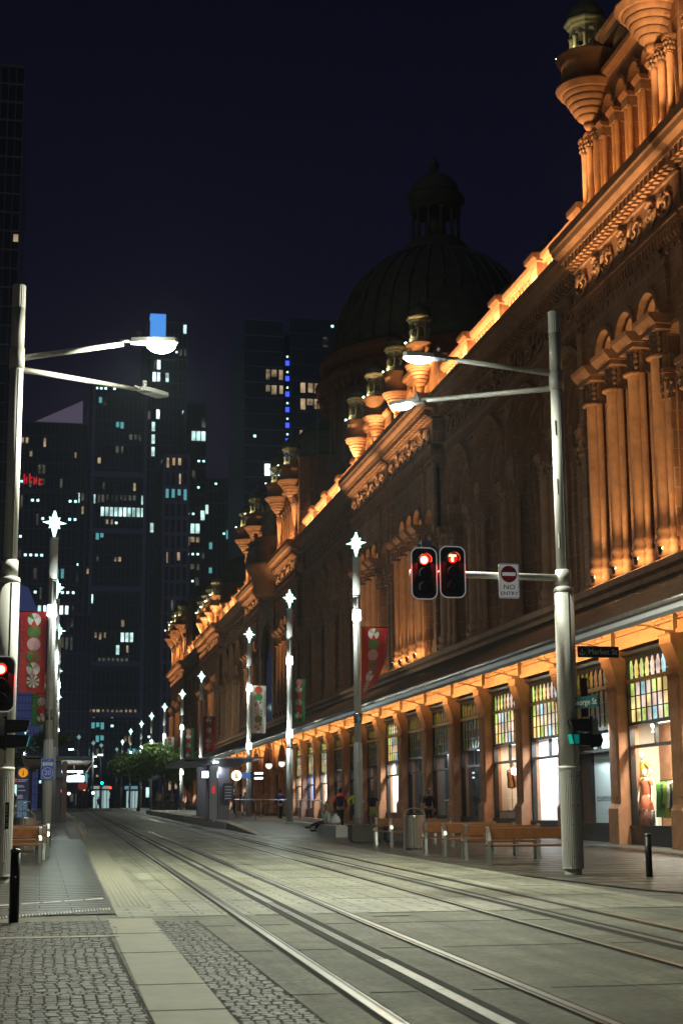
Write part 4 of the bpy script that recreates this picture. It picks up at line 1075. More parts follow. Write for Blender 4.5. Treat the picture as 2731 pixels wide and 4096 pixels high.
# big mast poles with lamp arms
def flute(mb,z0,z1,r,n=36,mi=0):
    vs=[]
    for z in (z0,z0+.04,z1-.04,z1):
        for k in range(n*2):
            a=2*PI*k/(n*2); rr=r*(1.0 if k%2 or z in (z0,z1) else .945); vs.append((rr*math.cos(a),rr*math.sin(a),z))
    m2=n*2; mb.add(vs,[(j*m2+k,j*m2+(k+1)%m2,(j+1)*m2+(k+1)%m2,(j+1)*m2+k) for j in range(3) for k in range(m2)],mi,False)
def lamp_head(t,p,d,on,name='lamp_head'):
    lens=1.35 if (t.location.x<0 and t.location.y>20) else .7  # deeper bowl on the left mast stands in for its lamp's glare
    a=math.atan2(d[1],d[0]); T=Matrix.Translation(p)@Matrix.Rotation(a,4,'Z')@Matrix.Rotation(-.06,4,'Y')
    m_=MB(T); m_.prism([(-.3,-.10),(-.28,.10),(.0,.16),(.55,.17),(.62,.1),(.62,-.1),(.55,-.17),(0,-.16)],'z',-.045,.04); m_.cyl(-.12,0,.04,.15,.045,8); m_.cyl(-.12,0,.15,.20,.05,8)
    m_.tube([(-.5,0,0),(-.25,0,0)],.035,8)
    o=m_.build(name,[pole_g],t)
    m_=MB(T)
    if on:
        m_.sphere(.30,0,-.046,.15,16,8,lens,0,-1,.02)
        for i,v in enumerate(m_.v): pass
        m_.T=None; m_.v=[tuple(T@(Vector(((T.inverted()@Vector(v)).x*2.0-.30,(T.inverted()@Vector(v)).y,(T.inverted()@Vector(v)).z)))) for v in m_.v]
    else:
        for k in range(3): m_.box(.02+k*.18,-.13,-.052,.18+k*.18,.13,-.0455)
    m_.build('lamp_panel',[panelw if on else mat('lamp_panel_off',(.5,.5,.48),.3)],o)
def mast(x,y,label,arms,H=11.2):
    z=zg(y); t=thing('mast_pole',label,'lamp post',(x,y,z),0,'tall grey smart poles with lamp arms')
    m_=MB(); m_.cyl(0,0,-.1,.12,.165,24,mi=0); m_.build('footing',[conc],t)
    m_=MB(); flute(m_,.12,1.98,.205); m_.cyl(0,0,1.98,2.05,.207,28); m_.box(-.204,-.1,1.05,.0,-.1,1.055)
    for zz in (.35,.95,1.3,1.85):
        for q in (-.05,.07): m_.sphere(q,-.202,zz,.014,6,4,mi=1)
    m_.build('fluted_base',[pole_w,darkm],t)
    m_=MB(); m_.cyl(0,0,2.05,5.42,.192,28); m_.lathe([(.192,5.42),(.2,5.45),(.19,5.52),(.135,5.55)],0,0,28)
    m_.cyl(0,0,5.55,5.85,.15,24); m_.cyl(0,0,5.85,9.55,.128,24); m_.cyl(0,0,9.55,9.95,.145,24); m_.cyl(0,0,9.95,10.75,.128,24)
    m_.box(.02,-.2,2.1,.055,-.183,5.4,1); m_.box(.02,-.136,5.85,.045,-.12,9.5,1)
    for zz in (6.3,7.4,8.6): m_.box(-.10,-.108,zz,-.05,-.08,zz+.3,0)
    m_.build('shaft',[pole_w,pole_g],t)
    m_=MB(); flute(m_,10.75,11.2,.13,20); m_.cyl(0,0,11.15,11.21,.12,20); m_.build('cap',[pole_w],t)
    for (p0,p1,on) in arms:
        p0=Vector(p0);p1=Vector(p1); d=(p1-p0).normalized()
        m_=MB(); m_.tube([tuple(d*.12+Vector((0,0,p0.z))),tuple(p1-d*.45)],[.06,.045],10); a=m_.build('lamp_arm',[pole_w],t)
        lamp_head(t,p1,d,on)
    return t
SL=(.95,1.,.76)
mR=mast(10.06,29.23,'tall pale pole on the right with two lit lamp arms, traffic signals and street signs',[((0,0,9.9),(-2.45,.4,10.25),True),((0,0,9.6),(-2.2,3.3,10.1),True)])
mL=mast(-.63,29.4,'tall pale pole at the left edge with one lit and one dark lamp arm',[((0,0,9.75),(2.45,.25,10.3),True),((0,0,9.55),(2.72,3.55,10.2),False)],11.1)
mast(-.6,-3.,'tall pale pole on the near left corner of the crossing, outside the picture',[((0,0,9.9),(2.6,1.,10.3),True),((0,0,9.6),(2.7,3.5,10.2),True)])
mast(10.2,1.,'tall pale pole on the near right corner of the crossing, outside the picture',[((0,0,9.9),(-2.6,1.,10.3),True),((0,0,9.6),(-2.2,3.5,10.2),True)])
def street_light(x,y,z,p,ang=165): spot('street_light',(x,y,z),(0,0,-1),p,SL,ang,.7,.25)
street_light(7.35,29.6,10.55,3700); street_light(7.6,32.6,10.4,3700); street_light(1.95,29.70,10.5,3900,170); point('street_light',(1.95,29.55,10.42),1050,SL,.12)
street_light(2.1,-1.9,10.2,1150,140); street_light(2.2,1.,10.2,950,140); street_light(7.5,2.,10.2,1150,140); street_light(7.8,4.6,10.2,1150,140)
# left pole label plate
m_=MB(); m_.box(.06,-.215,.95,.13,-.203,1.42); m_.build('name_plate',[blackp],mL)
text_obj('plate_lettering','George St  432 - 450',.045,whitep,mL,(.095,-.218,1.185),(PI/2,PI/2,0))
# --- traffic signals
def rrect(w,h,r,n=6):
    pts=[]
    for cx,cy,a0 in ((w/2-r,h/2-r,0),(-w/2+r,h/2-r,PI/2),(-w/2+r,-h/2+r,PI),(w/2-r,-h/2+r,1.5*PI)):
        for k in range(n+1):
            a=a0+PI/2*k/n; pts.append((cx+r*math.cos(a),cy+r*math.sin(a)))
    return pts
red_c=glow('signal_core',(1,.42,.22),5,False); red_r=glow('signal_rim',(1,.02,.008),3.2,False)
def signal(label,X_,Y_,Z_,t_shape):
    """faces -Y"""
    parent=thing('traffic_signal',label,'traffic signal',(X_,Y_,Z_),0); x=y=z=0; name='target_board'
    m_=MB(); m_.prism([(x+p[0],z+p[1]) for p in rrect(.52,1.02,.15)],'y',y,y+.02,0)
    o=rrect(.52,1.02,.15);i_=rrect(.475,.975,.13); n=len(o)
    vs=[(x+p[0],y-.006,z+p[1]) for p in o]+[(x+p[0],y-.006,z+p[1]) for p in i_]
    m_.add(vs,[(k,(k+1)%n,n+(k+1)%n,n+k) for k in range(n)],1)
    m_.box(x-.13,y,z-.40,x+.13,y+.22,z+.40,0)
    s=m_.build(name,[mat('signal_black',(.008,.007,.008),.4),mat('signal_border',(.85,.85,.85),.4,emit=(1,1,1),es=.15,sample=False)],parent)
    for k,dz in enumerate((.27,0,-.27)):
        v=MB(); n=14; vs=[]
        for a in range(n+1):
            t=-.15*PI+1.3*PI*a/n
            vs+=[(x+.118*math.cos(t),y-.01,z+dz+.118*math.sin(t)),(x+.118*math.cos(t)*1.02,y-.17,z+dz+.118*math.sin(t)-.02)]
        v.add(vs,[(2*a,2*a+1,2*a+3,2*a+2) for a in range(n)],0,True); v.build('visor',[MATS['signal_black']],s)
        l=MB(); l.prism([(x+.1*math.cos(2*PI*q/20),z+dz+.1*math.sin(2*PI*q/20)) for q in range(20)],'y',y-.015,y-.004)
        if k==0:
            if t_shape:
                l.build('lens',[mat('lens_off',(.10,.004,.004),.2,emit=(1,.02,.01),es=.35,sample=False)],s)
                l=MB(); l.box(x-.075,y-.022,z+dz+.03,x+.075,y-.016,z+dz+.065); l.box(x-.022,y-.022,z+dz-.07,x+.022,y-.016,z+dz+.03); l.build('t_symbol',[red_c],s)
            else:
                l.build('lens',[red_r],s); l=MB(); l.prism([(x+.072*math.cos(2*PI*q/20),z+dz-.01+.072*math.sin(2*PI*q/20)) for q in range(20)],'y',y-.02,y-.016); l.build('lens_core',[red_c],s)
        else: l.build('lens',[mat('lens_dark',(.015,.012,.012),.15)],s)
    point('signal_light',(X_,Y_-.09,Z_+.25),22 if not t_shape else 9,(1,.03,.01),.03)
    return parent
ms=mR
m_=MB(); m_.tube([(-.1,0,5.72),(-3.1,.02,5.76)],.068,12); m_.cyl(0,0,5.56,5.88,.152,20); m_.build('signal_arm',[pole_w],ms)
def inlocal(o,px,py,pz): return (px-o.location.x,py-o.location.y,pz-o.location.z)
signal('red traffic signal with a round lamp, left of the pair on the mast arm',7.19,29.03,6.13,False); signal('red tram signal showing a lit T, right of the pair on the mast arm',7.755,29.03,6.17,True)
m_=MB(); c=inlocal(ms,7.30,29.3,6.2); m_.prism([(c[0]+p[0],c[2]+p[1]) for p in rrect(.5,1.1,.2)],'y',c[1],c[1]+.03); m_.box(c[0]-.1,c[1]-.05,c[2]+.4,c[0]+.1,c[1]+.02,c[2]+.62,1); m_.build('rear_signal_board',[mat('signal_grey',(.03,.03,.03),.5),alu],ms)
# no entry sign
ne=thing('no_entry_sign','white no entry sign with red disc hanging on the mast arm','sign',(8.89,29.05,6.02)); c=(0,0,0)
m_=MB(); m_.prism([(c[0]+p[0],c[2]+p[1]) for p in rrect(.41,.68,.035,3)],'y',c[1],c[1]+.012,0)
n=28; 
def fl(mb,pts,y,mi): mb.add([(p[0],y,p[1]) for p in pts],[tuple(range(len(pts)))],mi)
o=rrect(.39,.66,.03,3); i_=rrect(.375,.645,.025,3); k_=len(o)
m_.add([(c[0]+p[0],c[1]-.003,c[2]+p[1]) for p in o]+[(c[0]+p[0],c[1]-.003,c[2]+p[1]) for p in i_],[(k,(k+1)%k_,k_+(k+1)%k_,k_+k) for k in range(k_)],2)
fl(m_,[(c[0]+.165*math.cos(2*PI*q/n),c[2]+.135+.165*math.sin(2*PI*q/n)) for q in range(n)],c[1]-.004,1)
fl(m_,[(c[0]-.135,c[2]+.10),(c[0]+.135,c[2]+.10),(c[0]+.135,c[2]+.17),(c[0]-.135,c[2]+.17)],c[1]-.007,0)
sg=ne; m_.build('plate',[mat('sign_white_glow',(.75,.75,.73),.4,emit=(1,1,1),es=.14,sample=False),mat('sign_red',(.6,.015,.015),.4),blackp],ne)  # faint glow put into the white face in place of thrown-back lamp light
text_obj('lettering','NO',.13,blackp,sg,(c[0],c[1]-.006,c[2]-.125),sx=1.15,depth=.003); text_obj('lettering','ENTRY',.105,blackp,sg,(c[0],c[1]-.006,c[2]-.25),sx=1.1,depth=.003)
# street name signs
ns=thing('street_name_sign','black street sign reading Market St on the right pole','sign',(10.24,29.1,4.66))
m_=MB(); m_.box(.02,0,-.11,.86,.02,.11,0); m_.box(.20,-.002,-.1,.204,0,.1,1); m_.build('plate',[blackp,pole_g],ns)
text_obj('lettering','Market St',.152,whitep,ns,(.53,-.004,0),depth=.003)
def anchor(mb,x,y,z,s):
    mb.tube([(x,y,z-.4*s),(x,y,z+.5*s)],.035*s,4); mb.tube([(x-.18*s,y,z+.15*s),(x+.18*s,y,z+.15*s)],.03*s,4); mb.tube([(x+.42*s*math.cos(a),y,z-.05*s+.42*s*math.sin(a)) for a in [PI+PI*k/8 for k in range(9)]],.035*s,4); mb.ring(0,0,.01,.02,0,0.001)if False else None
m_=MB(); anchor(m_,.11,-.003,0,.13); m_.build('anchor_emblem',[whitep],ns)
gs=thing('street_name_sign','small teal street sign reading George St, turned sideways on the right pole','sign',(10.2,28.98,3.66),-1.12)
m_=MB(); m_.box(-.33,0,-.115,.5,.02,.115); m_.build('plate',[mat('teal_enamel',(.02,.12,.13),.4)],gs); text_obj('lettering','George St',.16,whitep,gs,(.15,-.004,0),depth=.003)
m_=MB(); anchor(m_,-.24,-.003,0,.13); m_.build('anchor_emblem',[whitep],gs)
mr=thing('small_red_sign','dark red plate fixed behind the George St sign','sign',(10.3,29.12,3.7)); m_=MB(); m_.box(0,0,-.3,.14,.02,.45); m_.build('plate',[mat('dull_red',(.12,.02,.02),.6)],mr)
# pedestrian signal
def ped(label,x,y,z,face=-1):
    t=thing('pedestrian_signal',label,'traffic signal',(x,y,z),0,'pedestrian signals on the tall poles')
    for k,dz in enumerate((.13,-.14)):
        m_=MB(); m_.prism([(-.30,dz+.10),(-.02,dz+.11),(.10,dz+.11),(.10,dz-.12),(-.02,dz-.12),(-.25,dz-.10)],'y',-.12,.12); b_=m_.build('housing',[MATS['signal_black']],t)
        l=MB(); l.prism([(-.303,dz+.095),(-.297,dz+.095),(-.257,dz-.09),(-.263,dz-.09)],'y',-.11,.11)
        if k: l.build('lens',[glow('walk_green',(.0,.32,.24),1.0)],b_); q=MB(); q.prism([(-.26,dz+.08),(-.15,dz+.085),(-.15,dz-.09),(-.235,dz-.085)],'y',-.124,-.1205); q.build('lens_side',[glow('walk_side',(0,.12,.10),.9)],b_)
        else: l.build('lens',[mat('lens_dark2',(.02,.02,.02),.1)],b_)
    m_=MB(); m_.box(.10,-.05,-.3,.16,.05,.3); m_.cbox(.2,0,.1,.12,.16,.3,1); m_.prism([(.1,-.05),(.36,-.03),(.40,-.16),(.34,-.28),(.1,-.28)],'y',.05,.2); m_.build('bracket',[MATS['signal_black'],pole_g],t)
    return t
ped('pedestrian signal with green light on the right pole, below the street signs',10.28,28.95,3.10)
pp=ped('pedestrian signal with green light at the left edge, below the red signal',-.48,29.0,3.05); pp.rotation_euler.z=PI
ls=signal('black traffic signal with a lit red lamp at the left edge, cut by the frame',-.72,29.05,3.94,False)
m_=MB(); m_.tube([(0,.12,-.6),(0,.12,.5)],.03,6); m_.build('mounting_post',[pole_w],ls)
# tram 20 sign on left star pole
ts=thing('tram_speed_sign','blue sign with a tram pictogram and the number 20 on the left star pole','sign',(.27,48.6,3.0))
m_=MB(); m_.prism([(p[0],p[1]) for p in rrect(.40,.62,.03,3)],'y',-.01,.01,0)
o=rrect(.385,.60,.03,3); i_=rrect(.37,.585,.025,3); k_=len(o); m_.add([(p[0],-.012,p[1]) for p in o]+[(p[0],-.012,p[1]) for p in i_],[(k,(k+1)%k_,k_+(k+1)%k_,k_+k) for k in range(k_)],1)
n=24; m_.add([(.16*math.cos(2*PI*q/n),-.013,-.12+.16*math.sin(2*PI*q/n)) for q in range(n)]+[(.145*math.cos(2*PI*q/n),-.013,-.12+.145*math.sin(2*PI*q/n)) for q in range(n)],[(q,(q+1)%n,n+(q+1)%n,n+q) for q in range(n)],1)
for a in (-.155,-.07,.015,.09): fl(m_,[(a,.12),(a+.065,.12),(a+.065,.2),(a,.2)],-.013,1)
fl(m_,[(-.155,.10),(.155,.10),(.155,.135),(-.155,.135)],-.0131,1); m_.tube([(-.02,-.013,.2),(.03,-.013,.24),(.08,-.013,.27)],.006,4,1)
for a in (-.11,.11): m_.prism([(a+.02*math.cos(2*PI*q/10),.09+.02*math.sin(2*PI*q/10)) for q in range(10)],'y',-.0135,-.012,1)
m_.build('plate',[mat('sign_blue',(.03,.09,.42),.4,emit=(.03,.1,.6),es=.12,sample=False),whitep],ts); text_obj('lettering','20',.20,whitep,ts,(0,-.014,-.12),depth=.002)
# info pillar
ip=thing('information_pillar','tall dark information pillar with an orange circle and white i','information sign',(-.78,84.5,zg(84.5)))
m_=MB(); m_.box(-.31,-.08,0,.31,.08,3.0); m_.build('pillar_body',[mat('pillar_navy',(.03,.035,.07),.4,emit=(.05,.06,.12),es=.3,sample=False)],ip)
m_=MB(); m_.prism([(.24*math.cos(2*PI*q/24),2.68+.24*math.sin(2*PI*q/24)) for q in range(24)],'y',-.085,-.081); m_.build('orange_disc',[glow('disc_orange',(1,.38,.02),.75)],ip)
text_obj('lettering','i',.42,blackp,ip,(0,-.09,2.66),sx=1.3)
m_=MB()
for zz,w_ in ((2.3,.5),(2.22,.42),(2.0,.3),(1.93,.34),(1.75,.4),(1.5,.28),(1.43,.25),(1.36,.3)): m_.box(-.26,-.086,zz,-.26+w_,-.082,zz+.03)
m_.build('text_lines',[glow('pillar_text',(.8,.8,.9),.3)],ip)
m_=MB(); m_.box(-.25,-.086,.75,.25,-.082,1.25); m_.box(-.25,-.086,.35,.25,-.082,.68); m_.build('map_panel',[glow('map_glow',(.12,.22,.32),.5)],ip)
# ------------------------------------------------------------ benches, bins, bollards, planters
def bench(label,x,y,rz,L_=1.8,z=None):
    t=thing('park_bench',label,'bench',(x,y,zg(y) if z is None else z),rz,'timber and cast metal benches')
    m_=MB(); m_.box(-L_/2,.10,.56,L_/2,.15,.80); m_.build('backrest',[wood],t,bevel=.008)
    for yy in (-.38,-.20): 
        m_=MB(); m_.box(-L_/2,yy,.40,L_/2,yy+.15,.445); m_.build('seat_slat',[wood],t,bevel=.008)
    m_=MB(); m_.box(-L_/2,-.02,.40,L_/2,.06,.44); m_.build('seat_slat',[wood],t)
    for s_ in (-L_/2+.03,L_/2-.1):
        m_=MB()
        # side frame: leg, seat bearer, armrest loop rising to the back
        m_.prism([(-.40,0),(-.33,0),(-.30,.36),(.02,.36),(.10,.0),(.17,.0),(.10,.40),(.19,.80),(.12,.83),(.03,.44),(-.40,.42)],'x',s_,s_+.07)
        pts=[(-.40,.42),(-.42,.52),(-.38,.62),(-.24,.70),(-.05,.78),(.12,.83)]
        for (a,b),(c_,d) in zip(pts[:-1],pts[1:]): m_.add([(s_,a,b),(s_+.07,a,b),(s_+.07,c_,d),(s_,c_,d),(s_,a,b-.02),(s_+.07,a,b-.02),(s_+.07,c_,d-.025),(s_,c_,d-.025)],[(0,1,2,3),(7,6,5,4),(0,4,5,1),(1,5,6,2),(3,2,6,7),(0,3,7,4)])
        m_.build('side_frame',[alu],t)
    return t
bench('nearest right bench, its seat towards the camera, beside the tall pole',10.45,33.4,-.2,1.8)
bench('bench backing onto the nearest right bench, only its left end clear',10.72,36.2,PI-.12,1.85)
bench('right bench in the middle pair, seat towards the camera, just right of the steel bin',10.8,38.4,-.16,1.9)
bench('bench backing onto the middle pair, its end frame next to the steel bin',10.7,39.9,PI-.12,1.9)
bench('farthest right bench, between the planters and the steel bin',11.0,45.3,-.16,1.9)
bench('bench backing onto the farthest right one, in front of the planter',10.85,46.7,PI-.12,1.9)
bench('left bench behind the dark bollard, seat towards the camera',-.95,37.6,.0,2.2)
bench('left bench standing just behind the first left bench',-.85,39.4,PI,2.2)
bench('third left bench, farthest of the left row, by the bin',-.75,41.3,0,2.2)
def bin_(label,x,y):
    t=thing('litter_bin',label,'bin',(x,y,zg(y)),0,'round steel litter bins with hoop handles')
    m_=MB(); 
    vs=[];n=56
    for z in (.06,.9):
        for k in range(n): a=2*PI*k/n; rr=.29*(1 if k%2 else .975); vs.append((rr*math.cos(a),rr*math.sin(a),z))
    m_.add(vs,[(k,(k+1)%n,n+(k+1)%n,n+k) for k in range(n)]); m_.lathe([(.29,.9),(.30,.91),(.29,.94),(.2,.945),(.19,.9),(0.01,.88)],0,0,28); m_.cyl(0,0,0,.06,.24,16)
    m_.build('drum',[steel],t)
    m_=MB()
    for xx in (-.3,.3): m_.box(xx-.012,-.035,0,xx+.012,.035,.95)
    P_=[(.30*math.cos(PI*k/14),0,.95+.2*math.sin(PI*k/14)) for k in range(15)]
    for (a,b) in zip(P_[:-1],P_[1:]): m_.add([(a[0],-.035,a[2]),(a[0],.035,a[2]),(b[0],.035,b[2]),(b[0],-.035,b[2]),(a[0]*.94,-.035,a[2]-.02),(a[0]*.94,.035,a[2]-.02),(b[0]*.94,.035,b[2]-.02),(b[0]*.94,-.035,b[2]-.02)],[(0,1,2,3),(7,6,5,4),(0,3,7,4),(1,5,6,2)])
    m_.build('hoop',[alu],t)
bin_('round steel litter bin standing between the right benches',10.25,43.0)
bin_('round steel litter bin behind the left benches',-.35,44.5)
bin_('steel litter bin beside the second left bench row, half hidden',-1.2,46.)
def bollard(label,x,y,h=.86):
    t=thing('bollard',label,'bollard',(x,y,zg(y)),0,'dark round bollards')
    m_=MB(); m_.cyl(0,0,0,h-.05,.062,18); m_.build('post',[darkm],t)
    m_=MB(); m_.lathe([(.062,h-.05),(.068,h-.045),(.068,h-.03),(.05,h-.008),(.02,h),(.001,h)],0,0,18); m_.build('cap',[mat('bollard_cap',(.15,.15,.15),.2,.9)],t)
bollard('dark bollard at the left edge, by the steel stud row',-.25,20.4,.9); bollard('dark bollard on the right pavement in front of the mannequin window',11.1,28.0,.80)
leafm=mat('planter_leaves',(.02,.05,.015),.6,noise=.4,nscale=9); petal=mat('magenta_petals',(.30,.012,.07),.6,noise=.3,nscale=15)
def planter(label,x,y,w_=1.0,d=.7,fl_=True):
    t=thing('flower_planter',label,'planter',(x,y,zg(y)),0,'dark flower planters')
    m_=MB(); m_.box(-w_/2,-d/2,.06,w_/2,d/2,.55); m_.box(-w_/2-.02,-d/2-.02,.5,w_/2+.02,d/2+.02,.56)
    for a in (-w_/2+.1,w_/2-.1): m_.box(a-.04,-d/2+.05,0,a+.04,d/2-.05,.06)
    m_.build('tub',[mat('planter_tub',(.045,.045,.042),.5,noise=.2,nscale=6)],t)
    m_=MB(); f_=MB()
    for k in range(420):
        a,b=R(-w_/2,w_/2),R(-d/2,d/2); z=.55+R(0,.24)*(1-.5*abs(2*a/w_)**3); s=R(.02,.045)
        v=[Vector((R(-1,1),R(-1,1),R(-.6,.6)))*s for _ in range(3)]
        (f_ if (z>.66 and k%3) else m_).add([(a+q.x,b+q.y,z+q.z) for q in v],[(0,1,2)])
    m_.build('foliage',[leafm],t); f_.build('flower_mass',[petal],t)['kind']='stuff'
planter('flower planter at the foot of the nearest right star pole, left of the other tub',10.3,50.0); planter('flower planter right of the nearest star pole, with magenta blooms',11.45,49.6,1.15)
planter('flower planter behind the left litter bin',-.8,47.6,1.9,.6)
planter('distant flower planter under the tree on the right',10.2,131,2.2,1); planter('distant flower planter right of the first one under the tree',13.2,130,2.2,1)
# ------------------------------------------------------------ tram shelters and platform furniture
roofm=mat('shelter_roof',(.06,.06,.075),.3,.5); colm=mat('shelter_cladding',(.16,.16,.19),.4,.3); soff=mat('shelter_soffit',(.30,.22,.15),.5)
scr=glow('screen_white',(.75,.95,1.),5.5,True)
def shelter(label,x,y,zf,w,l,mirror=1,cx=0):
    t=thing('tram_shelter',label,'shelter',(x,y,zf),0)
    m_=MB()
    m_.add([(-w*.55*mirror,0,2.95),(w*.45*mirror,0,2.80),(w*.45*mirror,l,2.80),(-w*.55*mirror,l,2.95),(-w*.55*mirror,0,3.02),(w*.45*mirror,0,2.98),(w*.45*mirror,l,2.98),(-w*.55*mirror,l,3.02)],[(0,1,2,3),(7,6,5,4),(0,4,5,1),(1,5,6,2),(2,6,7,3),(3,7,4,0)])
    m_.build('roof',[roofm],t)
    for yy in (.6,l*.5,l-.8): MB().box(cx-.28,yy,0,cx+.28,yy+.3,2.85).build('column',[colm],t)
    return t
SR=shelter('dark tram shelter with a pointed canopy on the right platform',8.75,77.5,zg(78)+.3,3.9,12,-1,.25)
m_=MB(); m_.add([(-1.95,-1.2,2.92),(1.0,-1.2,2.9),(1.0,0,2.55),(.2,0,2.5),(-1.6,0,2.9)],[(0,1,2,3,4)]); m_.build('pointed_soffit',[mat('shelter_pale_soffit',(.3,.29,.33),.4)],SR)
m_=MB()
for k in range(4): m_.cbox(-.35+k*.16,-.3,2.72+k*.03,.08,.25,.03)
m_.build('soffit_lamp',[lampw],SR); point('shelter_light',(8.7,78,zg(78)+2.7),45,(.8,.85,1),.2); point('shelter_light',(9.2,85,zg(85)+2.7),60,(.9,.9,1),.2)
m_=MB(); m_.box(-.55,-.3,.0,-.18,.35,2.6); m_.build('ticket_cabinet',[mat('cabinet_grey',(.32,.31,.36),.4)],SR)
m_=MB(); m_.box(-.43,-.315,1.25,-.30,-.302,1.6); m_.build('red_help_panel',[glow('help_red',(.8,.02,.05),.8)],SR)
m_=MB(); m_.box(.15,-.05,.9,.65,.02,1.75); m_.build('timetable_case',[blackp],SR)
m_=MB()
for k in range(5): m_.box(.22,-.06,1.0+k*.14,.55,-.052,1.03+k*.14)
m_.build('timetable_text',[glow('tt',(.5,.5,.6),.4)],SR)
def screen(label,x,y,z,w_,h_,group=None):
    t=thing('information_screen',label,'screen',(x,y,z),0,group)
    m_=MB(); m_.box(-w_/2-.05,0,-h_/2-.05,w_/2+.05,.1,h_/2+.05); m_.cyl(0,.05,h_/2,h_/2+.5,.03,6); m_.build('case',[blackp],t)
    m_=MB(); m_.box(-w_/2,-.01,-h_/2,w_/2,-.003,h_/2); m_.build('display',[scr],t)
screen('white lit screen hanging under the right tram shelter',8.62,80.4,zg(80)+.3+2.22,.95,.32)
screen('white lit screen hanging under the left tram shelter',1.65,75.5,zg(75)+.3+1.98,.92,.28)
cs=thing('round_stop_sign','round white lit sign with an orange L shape beside the right shelter','sign',(10.35,84.,zg(84)+.3+2.2))
m_=MB(); m_.prism([(.27*math.cos(2*PI*q/24),.27*math.sin(2*PI*q/24)) for q in range(24)],'y',0,.1); MB().tube([(0,.05,-.25),(0,.05,-2.2)],.04,6).build('post',[pole_g],cs); m_.build('disc',[glow('disc_white',(1,.95,.9),2.2)],cs)
m_=MB(); m_.prism([(-.06,.17),(.02,.15),(.05,-.05),(.15,-.1),(.12,-.17),(-.1,-.15)],'y',-.01,-.004); m_.build('emblem',[glow('emblem_orange',(1,.4,.02),1.2)],cs)
m_=MB(); m_.box(.3,0,-.15,.75,.08,.15); m_.build('blue_side_panel',[glow('side_blue',(.1,.25,.7),.5)],cs)
dl=thing('double_lamp_bar','pair of short white lit bars on the third right star pole','lamp',(11.35,85.2,zg(85)+.3+2.2))
m_=MB(); m_.cbox(.35,0,.13,.45,.1,.09); m_.cbox(.35,0,-.13,.45,.1,.09); m_.build('bar_lamp',[scr],dl); m_=MB(); m_.box(-.1,0,-.2,.14,.1,.2); m_.build('bracket',[darkm],dl)
SLt=shelter('left tram shelter with a slanted glass canopy and timber soffit',1.0,74,zg(74)+.3,3.2,14,1,-.25)
m_=MB(); m_.add([(-.2,.1,2.0),(1.2,.1,2.25),(1.62,.1,2.86),(-.25,.1,2.2),(-.2,9,2.0),(1.2,9,2.25),(1.62,9,2.86)],[(0,1,5,4),(1,2,6,5)]); m_.build('slanted_glass',[mat('canopy_louvre',(.35,.36,.34),.3)],SLt)
m_=MB(); m_.box(-1.7,.02,2.80,1.45,13.9,2.84); m_.build('timber_soffit',[soff],SLt)
m_=MB(); m_.box(.15,1.5,2.3,.9,1.62,2.36); m_.box(.1,3.5,2.35,1.1,3.7,2.42); m_.cbox(.25,.8,2.2,.08,.1,.2); m_.cbox(.85,.8,2.2,.08,.1,.22); m_.build('strip_lamp',[glow('strip_blue',(.5,.8,1),10)],SLt)
area('shelter_light',(1.2,78,zg(78)+3.0),(0,0,0),1,6,130,(1,.8,.62)); area('shelter_light',(1.4,84,zg(84)+3.0),(0,0,0),1,6,60,(.8,.85,1))
m_=MB(); m_.box(-.02,2,0,.08,13,2.5); m_.build('glass_screen',[glass],SLt)
sl2=thing('blade_column','rust brown blade column at the near end of the left shelter','column',(1.18,73.6,zg(73.6)+.3)); m_=MB(); m_.box(-.12,0,0,.05,.5,2.75); m_.box(.05,.03,0,.11,.45,2.75); m_.build('blade',[mat('blade_brown',(.20,.12,.11),.4,.3)],sl2)
def handrail(label,x0,y0,x1,y1,z0,z1,h=.95):
    t=thing('handrail',label,'handrail',(x0,y0,z0),0,'steel handrails by the right platform')
    m_=MB(); d=Vector((x1-x0,y1-y0,z1-z0))
    m_.tube([(0,0,0),(0,0,h-.08),tuple(d*.05+Vector((0,0,h))),tuple(d*.95+Vector((0,0,h))),tuple(d+Vector((0,0,h-.08))),tuple(d)],.022,6)
    m_.tube([tuple(d*.5),tuple(d*.5+Vector((0,0,h)))],.02,6); m_.build('rail_tube',[alu],t)
handrail('steel handrail nearest the shelter columns',10.3,76,9.6,86,zg(76)+.3,zg(86)+.3)
handrail('steel handrail between the shelter and the walking man in blue',11.4,74,11.1,88,zg(74)+.3,zg(88)+.3)
handrail('steel handrail behind the second right star pole, near the seated person',12.5,70,12.0,80,zg(70)+.3,zg(80)+.3)
handrail('dark handrail behind the left litter bin',-.9,66,-.3,72,zg(66)+.2,zg(72)+.3)
# ------------------------------------------------------------ people
def skinmesh(name,joints,edges,radii,m,parent,sub=1,root=0):
    me=bpy.data.meshes.new(name); me.from_pydata(joints,edges,[]); o=bpy.data.objects.new(name,me); C.objects.link(o)
    md_=o.modifiers.new('s','SKIN'); md_.use_smooth_shade=True
    for i,r in enumerate(radii):
        rr=r if isinstance(r,tuple) else (r,r); me.skin_vertices[0].data[i].radius=rr
    me.skin_vertices[0].data[root].use_root=True
    s=o.modifiers.new('u','SUBSURF'); s.levels=sub; s.render_levels=sub
    dg=bpy.context.evaluated_depsgraph_get(); dg.update()
    nm=bpy.data.meshes.new_from_object(o.evaluated_get(dg)); nm.materials.clear(); nm.materials.append(m)
    for p in nm.polygons: p.use_smooth=True
    bpy.data.objects.remove(o); bpy.data.meshes.remove(me)
    o=bpy.data.objects.new(name,nm); C.objects.link(o); o.parent=parent; return o
skin=mat('skin',(.42,.24,.16),.5)
